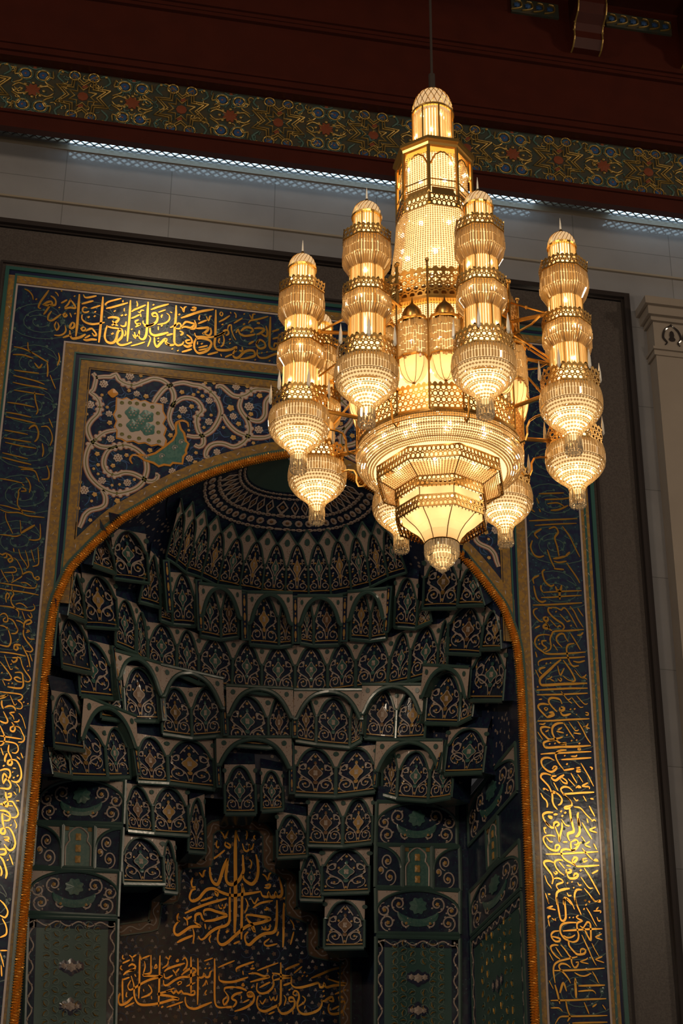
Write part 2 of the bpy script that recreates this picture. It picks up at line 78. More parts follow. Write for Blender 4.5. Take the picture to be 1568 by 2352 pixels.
 'right': '19:6379,12342 6630,12381 7044,12446;17:6455,12283 6741,12332 7029,12374;26:6647,12254 6728,12287 6770,12218 6720,12128 6747,11997 6763,11865;24:6544,12243 6450,12160 6492,12092;24:6412,12059 6385,11960 6425,11855 6491,11826 6560,11851;21:6831,12311 6916,12185 6976,12045 7047,11882;26:6854,11875 6762,11841 6682,11821;26:6914,11941 6854,11875;24:6609,11946 6647,11806 6698,11691;21:6861,11803 6758,11775 6691,11786;21:6860,11779 6985,11588 7025,11508;28:6562,11653 6526,11614 6554,11486 6629,11422 6675,11450;21:6686,11678 6821,11679;23:6479,11562 6398,11506 6406,11436;19:6534,12761 6707,12786 6881,12812;19:6610,12682 6876,12724 7040,12779;22:6683,12529 6798,12554 6928,12630;24:6524,12536 6544,12489;22:6497,12695 6527,12611;24:6448,12627 6421,12525 6464,12481;19:6642,12624 6780,12651 6870,12611;20:6378,11131 6560,11153 6784,11186 7039,11226;17:6491,11248 6640,11267 6827,11300 7038,11332;17:6524,11325 6659,11346 6831,11371 7042,11399;26:6402,11408 6413,11322 6431,11246 6459,11202 6503,11186 6556,11211;31:6743,11244 6744,11339 6766,11404 6776,11452;31:6692,11428 6712,11375 6749,11371;23:6524,11325 6496,11370 6499,11425;20:6439,11090 6394,11071 6381,11023 6411,10964 6461,10914 6504,10911;27:6552,10985 6514,10966 6520,10935 6557,10923 6573,10963 6545,10984;27:6534,10913 6575,10855 6559,10823 6508,10826 6509,10857 6554,10877 6581,10817 6617,10798;26:6632,11109 6588,11112 6578,11065 6627,10999 6698,10944 6762,10903 6782,10859 6758,10826;18:6618,11123 6692,11122 6750,11096 6781,11131 6818,11118 6879,11023 6952,10875;20:6872,11163 6927,11090 6973,10985 7034,10882;17:6975,11149 7009,11090 7043,11038;15:6732,11040 6816,10947;18:6815,10939 6868,10960;21:7040,10852 6838,10818 6653,10793 6614,10751 6585,10679 6592,10588 6574,10533 6514,10498;21:6584,10733 6503,10733 6422,10703 6382,10630 6400,10556 6471,10501 6542,10470 6748,10492 6896,10516 7044,10541;23:6536,10652 6477,10639 6482,10594 6531,10552 6486,10518;21:6738,10579 6675,10649 6671,10710 6718,10761 6769,10765 6796,10706 6823,10663;20:6859,10781 6906,10701 6946,10628 6979,10562;17:6622,10614 6676,10527;18:7030,10812 6991,10770 6946,10766;15:6595,10950 6678,10857;18:6685,10850 6724,10877 6737,10855;23:6903,10647 6828,10625 6796,10569 6805,10463 6830,10381 6871,10332 6945,10346;20:7033,10475 6892,10451 6745,10435 6598,10414 6473,10388 6413,10345 6418,10300;20:7030,10422 6947,10392 6874,10401;24:6518,10339;22:6573,10351;24:6682,11067;24:6872,10890;23:6430,10650;23:6439,10597;17:6390,10807 6458,10852;18:6383,10486 6401,10412;30:6714,10408 6638,10341 6561,10259 6477,10177 6424,10112 6435,10046 6507,10045 6726,10078 6872,10094 7041,10116;22:6504,10284 6438,10263 6422,10224 6456,10190;18:6666,10321 6677,10246 6696,10195 6728,10251 6752,10298;25:6743,10403 6784,10346 6831,10275 6877,10181 6882,10136 6845,10122;13:6725,10190 6788,10143 6845,10126;15:6883,10287 6958,10192 7016,10185 7044,10165;15:6972,10189 7017,10208 7037,10236;21:6374,9966 6577,9995 6796,10024 7044,10049;19:6378,9904 6573,9924 6792,9949 7040,9981;19:6383,10004 6398,10020;13:6372,10242 6417,10134;15:6511,10123 6555,10138 6586,10171;15:6555,10131 6611,10106;18:6657,10147 6692,10113 6708,10144 6687,10157;25:6627,9699 6565,9760 6525,9823 6542,9869 6600,9881 6672,9865 6697,9808;25:6501,9608 6432,9676 6385,9738 6401,9776 6452,9791 6524,9786;32:6501,9615 6530,9632 6582,9659 6562,9686 6525,9676;16:6486,9746 6463,9730 6484,9706 6506,9730 6486,9746;29:6666,9761 6664,9717 6708,9728 6724,9758 6681,9770;23:6664,9717 6690,9667 6726,9659 6806,9688;15:6692,9978 6773,9873 6818,9899;15:6773,9866 6828,9826;15:6826,9908 6886,9831 6934,9783 6971,9794;15:6892,9935 6988,9832 7032,9843;25:6802,9746;25:6857,9755;18:6878,9683;18:6996,9722 7032,9717 7023,9687 6994,9692;18:6400,9843 6440,9853;20:6369,9557 6556,9576 6773,9608 7042,9641;15:6389,9519 6439,9519 6469,9540;25:6530,9479 6459,9488 6408,9469 6413,9419 6460,9364 6515,9325 6616,9348 6682,9374;26:6713,9559 6626,9545 6567,9504 6549,9437 6574,9359 6628,9298 6684,9280 6721,9298;20:6699,9565 6746,9496 6792,9419 6832,9364;20:6888,9595 6946,9490 6991,9391 7040,9315;16:6772,9579 6852,9468 6896,9486;16:6828,9437 6921,9430;17:6622,9457 6681,9498;17:6607,9441 6699,9427;14:6363,9415 6423,9318;17:6463,9423 6507,9448;23:6737,9401;23:6794,9332;22:6509,9267;22:6577,9279;22:6859,9345;25:6893,9304;16:6956,9527 7000,9538 7023,9577;16:6970,9529 7041,9512;25:6584,9322 6498,9308 6432,9274 6444,9225 6494,9218 6651,9241 6831,9258 7040,9289;17:6639,9283 6682,9287 6719,9304 6716,9260;19:6390,9127 6540,9150 6719,9170 6862,9189 7042,9210;22:6721,9207 6642,9193 6590,9157 6580,9106 6612,9029 6672,8948;21:6671,8938 6808,8973;20:6650,9075 6822,9099 7038,9130;24:6557,9058 6501,9086 6430,9080 6393,9042 6404,8978 6458,8925 6514,8908 6565,8940 6588,8978 6553,8982 6530,8945;26:6718,9023;22:6695,9129;17:6774,9128 6838,9133 6853,9152;14:6887,9241 6868,9229 6889,9220 6908,9235 6887,9241;20:6897,9051 6936,8982 6981,8900 7013,8831 7044,8762;17:6829,8981 6887,8993;17:6850,8962 6892,8965;17:6834,8932 6891,8940;17:6830,8989 6850,8962 6834,8939;19:7009,9009 7044,8998 7028,8975;19:6762,8912 6794,8851 6833,8789;14:6846,8904 6879,8857 6911,8802;14:6722,8838 6809,8745;17:6815,8724 6852,8755 6879,8736 6837,8733;17:6895,8759 6975,8803;17:6894,8751 6986,8751 6985,8723;26:6512,8858 6517,8823 6558,8801 6609,8837 6675,8884;20:6504,8850 6575,8863;19:6623,8824 6656,8784 6705,8773 6700,8808 6645,8847;24:6505,8865 6442,8881 6392,8871 6376,8827 6423,8774 6476,8714 6508,8646 6564,8643;25:6509,8667 6512,8576 6510,8541 6528,8479 6568,8433;21:6523,8668 6591,8624 6631,8570 6614,8513 6577,8490;18:6536,8775 6587,8673;24:6397,8680 6426,8689;14:6426,8689 6467,8664;21:6367,8629 6393,8574 6433,8535 6444,8487 6436,8452;21:6777,8679 6723,8725 6660,8727 6623,8696 6648,8642 6702,8589 6748,8537;21:6648,8635 6797,8656 6904,8671 7046,8688;21:6661,8622 6715,8576 6742,8550 6753,8502 6668,8475 6660,8453 6709,8457 6739,8487;31:6723,8458 6726,8388 6735,8292;28:6833,8417 6817,8381 6826,8298 6830,8243;18:6781,8483 6857,8474 6930,8395 6997,8330;24:6972,8510 6997,8456 7035,8382;17:6902,8632 6940,8564;21:6992,8603 7034,8599;24:6510,8394 6433,8389 6382,8357 6393,8296 6459,8217;20:6444,8341 6478,8316 6493,8337 6445,8348;25:6515,8367 6565,8377;28:6612,8415;28:6664,8401;28:6623,8357;17:6780,8602 6813,8562 6835,8578;17:6989,8316 7025,8339 7045,8320;21:6934,8347 6945,8292;28:6413,8276 6426,8249 6479,8204 6514,8206;25:6508,8220 6517,8262 6553,8278 6579,8252 6543,8222;24:6529,8221 6540,8174 6565,8107 6568,8031;24:6615,8276 6612,8206 6586,8122 6572,8038;17:6610,8317 6663,8244 6711,8241;31:6737,8333 6747,8257 6756,8175 6685,8142 6682,8094 6701,8054;31:6829,8346 6831,8263 6834,8180 6802,8122 6774,8114;25:6868,8293 6912,8213 6950,8146 6982,8093;21:7000,8039 7037,7966;21:6393,8150 6388,8191 6416,8193;21:6386,8150 6413,8124;24:6405,8096 6376,8073 6380,8019 6426,7953 6486,7923 6542,7927 6572,7970 6552,7996 6517,7980 6515,7939;17:6405,8096 6468,8107 6523,8097;19:6411,8076 6450,8030 6491,8026;25:6715,8048 6711,7979 6723,7939 6765,7955 6825,8028;21:6721,8041 6779,8073 6805,8047 6789,8012 6754,8009;17:6811,8034 6854,8043;24:6765,7948 6723,7939 6654,7948 6597,7931 6588,7882 6626,7823 6707,7781 6761,7751;19:6394,7870 6581,7885 6791,7912 7050,7943;17:6850,7974 6915,7897 6974,7839;17:6987,7826 7016,7848 7043,7830 6994,7827;25:6717,7829 6728,7782 6764,7812 6787,7847 6746,7852 6723,7816;21:6735,7783 6761,7751 6816,7747 7053,7776;25:6486,7774 6431,7791 6376,7780 6367,7746 6412,7681 6451,7630 6469,7570 6452,7509;21:6605,7808 6543,7811 6500,7781 6511,7721 6556,7663 6609,7626;16:6555,7785 6620,7708;18:6643,7750 6698,7740;27:6641,7702 6638,7662 6680,7664 6702,7693 6668,7704;26:6638,7662 6663,7603 6704,7592 6760,7609 6783,7650 6742,7655 6726,7620;19:6469,7577 6525,7587 6565,7576 6591,7544 6521,7513 6506,7485 6531,7447;25:6670,7472 6572,7449 6516,7419 6500,7372 6501,7265;23:6863,7730 6914,7652 6964,7561 7038,7417;16:6815,7619 6905,7496 6960,7493;16:6849,7486 6907,7416 6978,7334 7027,7350;23:6820,7464 6758,7461 6728,7412 6725,7358 6741,7280;23:6595,7351 6583,7270;18:6615,7352 6686,7276;28:6817,7700;20:6645,7534;21:6701,7551;20:6718,7482;20:6851,7339;20:6898,7326;16:6368,7611 6392,7532 6430,7481 6443,7455;18:6480,7658 6499,7633 6528,7655 6501,7667;18:6842,7837 6905,7855;18:6853,7797 6911,7828;18:6842,7844 6861,7811;17:6954,8209 7041,8249;17:6954,8202 7051,8180;17:6887,8018 6953,8064;17:6887,8011 6962,7989;17:6851,8119 6896,8053;18:6957,7668 7036,7714;18:6770,7549 6789,7516 6817,7525;18:6632,7420 6651,7381 6686,7389;20:6398,7385 6426,7387;16:6365,7397 6400,7279;17:6617,8034 6672,8038;24:6504,7358 6510,7278 6522,7180 6538,7095 6571,7077 6600,7112 6604,7185 6599,7277 6592,7343 6620,7351 6659,7327 6691,7283 6715,7224;23:6730,7365 6740,7299 6770,7221 6794,7163;20:6759,7154 6731,7133 6764,7108 6803,7091 6740,7061 6736,6982 6749,6917 6729,6857 6673,6834 6627,6845;19:6558,6958 6708,6977 6846,6994 7045,7012;23:6727,7066 6631,7061 6555,7037 6526,6983 6530,6931 6567,6874 6620,6844 6624,6793 6668,6737 6720,6694 6802,6705 6824,6745 6791,6763 6763,6748 6761,6709;23:6813,7012 6864,7081 6897,7063 6900,6991 6892,6866 6855,6923 6825,6987 6773,7030;17:6562,6906 6608,6883 6663,6892 6705,6921;20:6511,6956 6449,6946 6413,6905 6425,6860 6464,6829 6511,6838 6519,6865 6459,6881 6419,6885;19:6787,6925 6823,6843 6865,6747 6900,6658 6943,6577;18:6861,7253 6905,7182 6941,7105 6978,7035;21:6495,6786 6448,6789 6400,6767 6411,6716 6455,6660 6507,6625;20:6523,6794 6574,6738 6617,6676 6643,6645 6646,6587 6677,6537 6712,6558 6728,6604 6694,6596;16:6460,6764 6504,6695 6535,6652;19:6718,6665 6636,6644 6554,6621 6485,6598 6436,6557 6420,6498 6423,6428 6433,6345;18:6426,6489 6615,6502 6818,6522 7043,6550;20:6630,6535 6578,6570 6518,6574 6490,6546 6501,6509 6552,6460 6596,6405 6620,6355;15:6674,6479 6733,6450 6800,6447 6876,6483;16:6891,6503 6928,6441 6957,6372;24:6677,6415 6687,6358;13:6904,6834 6940,6758 6983,6682;13:6934,6647 7024,6684;13:6940,6641 7040,6614;13:6950,6908 7034,6952;13:6956,6902 7036,6880;16:6825,7224 6840,7245;13:6376,6695 6425,6601;23:6852,7339;22:6903,7322;22:6859,7286;20:6648,7121;20:6693,7124;16:7003,7341 7038,7350 7037,7330 6996,7334;14:6923,7383 6975,7326;20:6385,7093 6390,7119 6417,7128;16:6385,7086 6398,7002;16:6430,7102 6462,7078;16:6471,7104 6476,7072;16:6374,7217 6451,7248;16:6381,7218 6482,7204;16:6380,7330 6404,7272;16:6985,7147 7002,7102 7030,7110;15:6948,7218 7037,7223 7029,7196;15:6983,7233 7013,7268;13:6749,6612 6825,6641 6846,6662;13:6755,6605 6849,6591;20:6710,6328 6892,6342 7034,6354;26:6429,6328 6454,6234 6478,6112;25:6484,6236 6531,6352 6566,6259;30:6673,6388 6678,6293 6677,6188;19:6370,6145 6631,6162 6832,6181 7039,6198;16:6706,6266 6879,6284 6917,6247;20:6770,6145 6822,6015;21:6550,6153 6565,6050 6590,5976 6558,5918;17:6417,5893 6470,5961 6561,5975 6721,5984 7042,6007;14:6366,6060 6466,6064 6504,6028;14:6361,6372 6407,6279;16:6867,6093 6920,6133;16:6990,6127 7026,6072;17:6616,5902 7037,5931;17:6417,5893 6391,5761 6423,5624;19:6512,5813 6712,5832 7043,5856;23:6576,5900 6629,5772 6601,5632',
 'left': '19:-440,14143 -332,14132 -245,14101 -148,14054 -51,13999 15,13965;19:-443,14024 -310,14033 -179,13999;17:-270,14234 -255,14134 -200,14073;17:-408,13793 -267,13786 -90,13784;22:-159,13934 -97,13867 -60,13930;23:1,13964 18,13848 19,13747;17:-406,13610 -249,13588 -73,13577 35,13557;15:-382,13497 -205,13486 7,13471;21:-123,13504 -97,13367 -58,13240 -74,13173;17:-448,13307 -259,13298 -103,13276;17:-449,13160 -316,13151 -132,13125;18:-449,13095 -274,13075 -70,13043;25:-145,12952 -121,12988 -67,13010 -24,12918 -30,12821 -61,12777;18:3,13003 79,13012 134,12937 156,12842 136,12743;18:90,13135 150,13004;16:-445,12900 -292,12886 -152,12871;16:-442,12788 -282,12775 -101,12764;16:-422,12726 -241,12699 -32,12684;21:37,12764 60,12654 53,12573;16:-442,12572 -262,12545 -122,12521;18:-437,12509 -255,12474 -74,12447;15:-228,12398 -42,12387;20:131,14125 152,14034 132,13930;17:52,13776 96,13673 139,13579;18:-408,13710 -280,13693 -115,13663 -6,13627;15:-436,12205 -344,12199 -252,12189 -160,12173;17:-172,12099 -196,12065 -190,12003 -197,11929 -187,11858 -145,11801 -104,11743;17:-155,12111 -117,12094 -106,12069 -168,12057;16:-159,12163 -134,12134;20:-122,12256 -81,12203 -56,12132 -63,12048;18:-195,12363 -105,12374 -21,12357 17,12287 46,12212;14:-401,11840 -310,11829 -218,11808 -81,11792 32,11784;15:-396,11779 -303,11748 -169,11757 -53,11728 60,11725 151,11724;15:-325,11740 -313,11660 -268,11567 -214,11466;24:43,11610 -8,11569 -67,11522 -117,11476;14:-364,11435 -274,11435 -184,11429 -115,11456;12:-142,11657 -125,11567 -117,11481;16:104,11632 117,11531 120,11435 69,11404 -11,11401;20:118,12457 153,12366 151,12271 71,12251;19:-340,11183 -312,11166 -270,11191 -256,11142 -290,11128;22:-265,11191 -214,11161 -182,11109 -215,11076 -235,11109 -202,11132;13:-176,11140 -134,11114 -92,11048 -54,10967 -53,10903 -102,10858 -172,10802;17:-188,11269 -174,11215;14:-124,11261 -89,11164 -29,11085 3,11028;15:-43,11254 -8,11157 15,11049 -13,11006;14:27,11271 64,11154 81,11106;15:104,11309 123,11185 128,11080 64,11044;17:-53,10903 -34,10940 26,10970 67,10955 85,10907 132,10872 157,10894 137,10917 107,10899;14:136,10822 123,10767 75,10757 9,10756 -81,10772 -170,10778 -303,10789;15:-296,10716 -207,10705 -119,10699 14,10692 167,10672;12:-59,10818 3,10819 74,10777;16:-159,10759 -150,10706 -128,10654 -154,10602 -144,10540 -99,10480 -50,10427 -49,10364;18:-205,10539 -220,10606 -204,10666 -178,10629 -196,10584;15:-275,10488 -187,10487 -99,10476 -10,10465 101,10460 137,10498 115,10550;12:-94,10525 -52,10544 -7,10533 50,10490;14:-217,11006 -160,11017 -127,10985 -141,10949 -268,10931;14:-307,10967 -269,10896 -207,10804;11:-175,10931 -152,10873 -162,10833;16:-263,10363 -240,10389 -200,10388 -170,10343 -170,10294 -208,10286 -220,10319 -192,10345;16:-161,10339 -105,10310 -70,10255 -38,10191;20:31,10202 28,10284 55,10325 94,10338 113,10311 85,10284 51,10276;12:-12,10445 37,10333;14:57,10408 100,10363 111,10393 90,10435;14:-71,10318 -13,10304 25,10274;14:-251,10234 -194,10225 -146,10181;18:-168,10225 -134,10146 -110,10072 -109,10014 -132,9974 -179,9975 -228,9984;16:-55,10235 -38,10193 -60,10148 -112,10143;18:36,10239 28,10180 37,10128 78,10060 132,9998 157,9957 133,9926 80,9936;18:60,10169 101,10196 66,10198;18:31,9998 73,9926 114,9848 146,9733;13:126,9907 165,9810;23:-64,9951 -56,10000 -13,10004 14,9997;20:-69,9956 -33,9935 -14,9966 -37,9983;14:-220,9895 -133,9893 -46,9887 82,9869;20:-77,9808 -53,9777 -20,9799 -19,9837 -71,9832;16:-16,9851 24,9831 54,9744 94,9676 153,9602 164,9565 136,9544 96,9555;16:-208,9773 -150,9707 -92,9637 -56,9574 -84,9548 -145,9553;13:-165,9862 -126,9775 -79,9685 -54,9697;19:-24,9647 27,9657 63,9641 77,9576 87,9512 74,9464 15,9454 -93,9464;16:72,9538 20,9539 -26,9577 7,9594 51,9574;14:-173,9396 -87,9390 -1,9388 69,9379 92,9354 74,9315 41,9308 87,9270 99,9224 76,9199 37,9205;18:-167,9337 -92,9357 -85,9367 -124,9326 -165,9309;11:-54,9360 -18,9289 12,9240 32,9265;22:-141,9288 -141,9242 -115,9184;18:-104,9203 -55,9226 -12,9225 21,9195 21,9149;20:-27,10069;18:115,9740;18:128,9689;18:-77,9751;18:-84,9506;18:-42,9510;18:111,9286;18:160,9271;18:-174,9634;11:-161,9547 -120,9475;14:-31,9722 15,9698;11:82,10118 110,10092 172,10092;18:-112,9154 -82,9102 -50,9040 -73,9011 -121,9025 -139,9037;16:18,9183 20,9156 -38,9142 -1,9108 20,9064;15:22,9037 65,9040 79,9069;11:64,9146 101,9112 132,9046 161,8965;19:35,8987 -10,8966 -6,8925 29,8918 42,8956 26,8991 -7,9030;15:48,8984 92,8969 127,8908 158,8847 145,8800 91,8792;18:-134,8978 -103,8917 -72,8856 -66,8793 -87,8746 -111,8735;15:-122,8852 -37,8845 49,8838 130,8831;15:-116,8785 -31,8787 54,8775 91,8742 100,8693 74,8655 31,8661;19:-11,8752 -13,8675 13,8628 38,8580;22:-23,8647 -42,8579 -34,8539;24:43,8576 2,8555 -3,8519 32,8508 45,8545 23,8566;21:43,8576 90,8566 133,8507 156,8441 162,8375 137,8320 96,8308 53,8323;21:-83,8433 -34,8454 16,8449 37,8406 29,8356 -11,8331 -31,8277;21:-36,8289 -46,8351 -34,8401 -1,8367 14,8333 43,8295 55,8256 33,8224 -22,8224 -63,8226;22:-47,8493;22:79,8360;22:121,8385;13:56,8474 94,8472;17:61,8425;11:115,8292 152,8250 157,8189;13:94,8193 127,8156;15:90,8616 131,8583;15:132,8664 163,8599;15:-100,8709 -63,8622;26:3,8184 12,8132 37,8081;21:30,8160 67,8171 62,8131 29,8124;24:34,8077 -2,8056 1,8026 35,8015 45,8047 30,8076;20:47,8073 88,8076 121,8034 155,7980 167,7933 142,7892 97,7889;21:-46,8036 -21,8038 10,8018;13:51,8025 101,8024;21:-39,7962 15,7961 63,7939 83,7896 67,7852 17,7848;13:2,7926 50,7903 80,7892;25:-11,7933 -6,7877 9,7809 25,7767;25:25,7762 -6,7743 -6,7704 28,7693 41,7725 29,7763;21:41,7768 79,7766 120,7717 151,7650 165,7586 150,7530 111,7506 80,7529 43,7574;14:31,7655 80,7658 90,7637 38,7625 84,7615 94,7599;25:3,7512 56,7515 72,7478 50,7455 9,7452;25:11,7431 48,7387 84,7304 102,7242 95,7182;14:128,7865 162,7802 154,7762;21:97,7798;21:98,7394;17:111,7459 142,7393 162,7343;21:21,7325 47,7259 40,7208;13:129,8088 166,8090;18:57,6936 110,6889 154,6810 129,6747 73,6768;18:100,6733 150,6649 158,6564 96,6523;16:112,6353 151,6252 167,6205;18:136,6221 153,6102;12:109,6380 187,6385',
 'vine': '61:593,13878 637,13817 632,13724 616,13630 580,13586 645,13542 700,13470 717,13381 697,13275 626,13176 584,13068 608,12955 670,12861 762,12808 872,12808 976,12833 1079,12864 1191,12833 1284,12767 1344,12685 1369,12549 1348,12421 1320,12342 1248,12259 1142,12198 1013,12159 892,12183 767,12256 661,12368 602,12512 596,12662 630,12805 700,12903 803,13017 943,13072;61:637,13817 747,13844 825,13854 890,13902 928,13827 1022,13773 1136,13761 1223,13812 1311,13863 1377,13897 1492,13885 1586,13817 1649,13706 1655,13588 1632,13480 1610,13347 1638,13246 1687,13161;61:1397,13530 1448,13641 1532,13771 1631,13836;61:1631,13493 1667,13563;59:976,12833 875,12770 827,12663 824,12549 874,12455 975,12416 1082,12466 1192,12466 1293,12427 1395,12376 1482,12398 1511,12477 1477,12485;58:826,12188 876,12094 873,11983 801,11926 706,11891 636,11811 611,11711 585,11635;61:1619,13825 1651,13845 1772,13883 1896,13865 2010,13857 2127,13784 2217,13685 2269,13549 2273,13462 2231,13327 2161,13200 2061,13123 1950,13089 1847,13098;61:2301,13466 2372,13344 2479,13238 2604,13188 2718,13169 2859,13186 2943,13228;62:2220,13851 2219,13884 2275,13891 2354,13823 2432,13767 2528,13767 2612,13811 2687,13887 2792,13911 2898,13902 2966,13855;62:2538,13747 2514,13623 2555,13518 2615,13438 2656,13313 2642,13181 2570,13065 2459,12999 2346,13028 2252,13028 2160,12985 2108,12894 2111,12810 2158,12815;61:2614,13460 2691,13426 2786,13426 2850,13511 2857,13621 2864,13732 2928,13828 3004,13882 3071,13902;61:1666,13551 1756,13639 1849,13661 1944,13640 2014,13561 2027,13476 1973,13404 1969,13295 2003,13170 2062,13091 2066,12996 2012,12947 1955,12972',
 'leafcurl': '28:1334,12671 1264,12726 1176,12729 1146,12662 1183,12603;29:1703,13176 1705,13267 1781,13309 1850,13284 1865,13221',
 'leaf': '12:1219,12747 1352,12737 1461,12787 1577,12903 1673,13004 1712,13112 1701,13227 1738,13284 1765,13183 1813,13124 1841,13011 1876,12977 1847,12871 1855,12833 1818,12778 1812,12675 1689,12674 1658,12632 1580,12636 1515,12603 1446,12646 1334,12671',
 'medal': '12:930,13538 1004,13521 1058,13554 1116,13521 1171,13554 1229,13522 1284,13542 1353,13511 1421,13520 1511,13511 1517,13413 1561,13327 1526,13232 1574,13173 1546,13067 1583,13006 1561,12895 1475,12930 1399,12901 1319,12937 1242,12915 1174,12945 1086,12922 1029,12954 967,12960 966,13062 929,13122 952,13202 907,13287 935,13369',
 'quatre': '103:1138,13341;103:1320,13311;102:1166,13157;102:1347,13127;102:1240,13230',
 'goldblob': '73:869,13609',
 'wflower': '61:1069,13892;61:743,13735;62:590,13404;48:840,13299;46:1174,13640;54:1528,13585;61:1782,13472;55:886,12933;64:995,12670;54:817,12323;54:1134,12328;65:605,12163;52:1690,12553;48:1897,12768;51:2119,13651;55:2125,13336;53:2439,13455;68:2642,13628;57:2461,13908;61:2780,13295;51:1900,12764;50:2247,12900',
 'yflower': '37:1297,13616;36:857,13167;36:1641,13075;36:1390,12824;35:731,12697;31:1099,12720;33:939,12550;35:739,12116;39:1025,12057;27:552,11899;26:753,12541;27:711,11752;27:1073,13674;27:1211,13916;24:559,13258;24:811,13393;27:1745,13363;26:1978,12713;23:1219,12381;21:946,12269;21:1038,12292;21:762,12411;21:702,12479;23:549,12268;21:708,12020;24:732,13566;24:1895,13538;35:1756,13737;36:1892,13536;51:2401,13576;37:2513,13350;40:2450,13137;41:2775,13809;27:2169,13927;35:2669,13516;34:1976,12715;27:1908,13718;22:1967,13764;29:2026,13711;30:1741,13365;24:2065,13242;24:2151,13437;31:2609,13933;27:2056,13913;24:2318,13272;26:2715,13088;22:2076,12753;26:1979,12858;22:1871,13176',
}
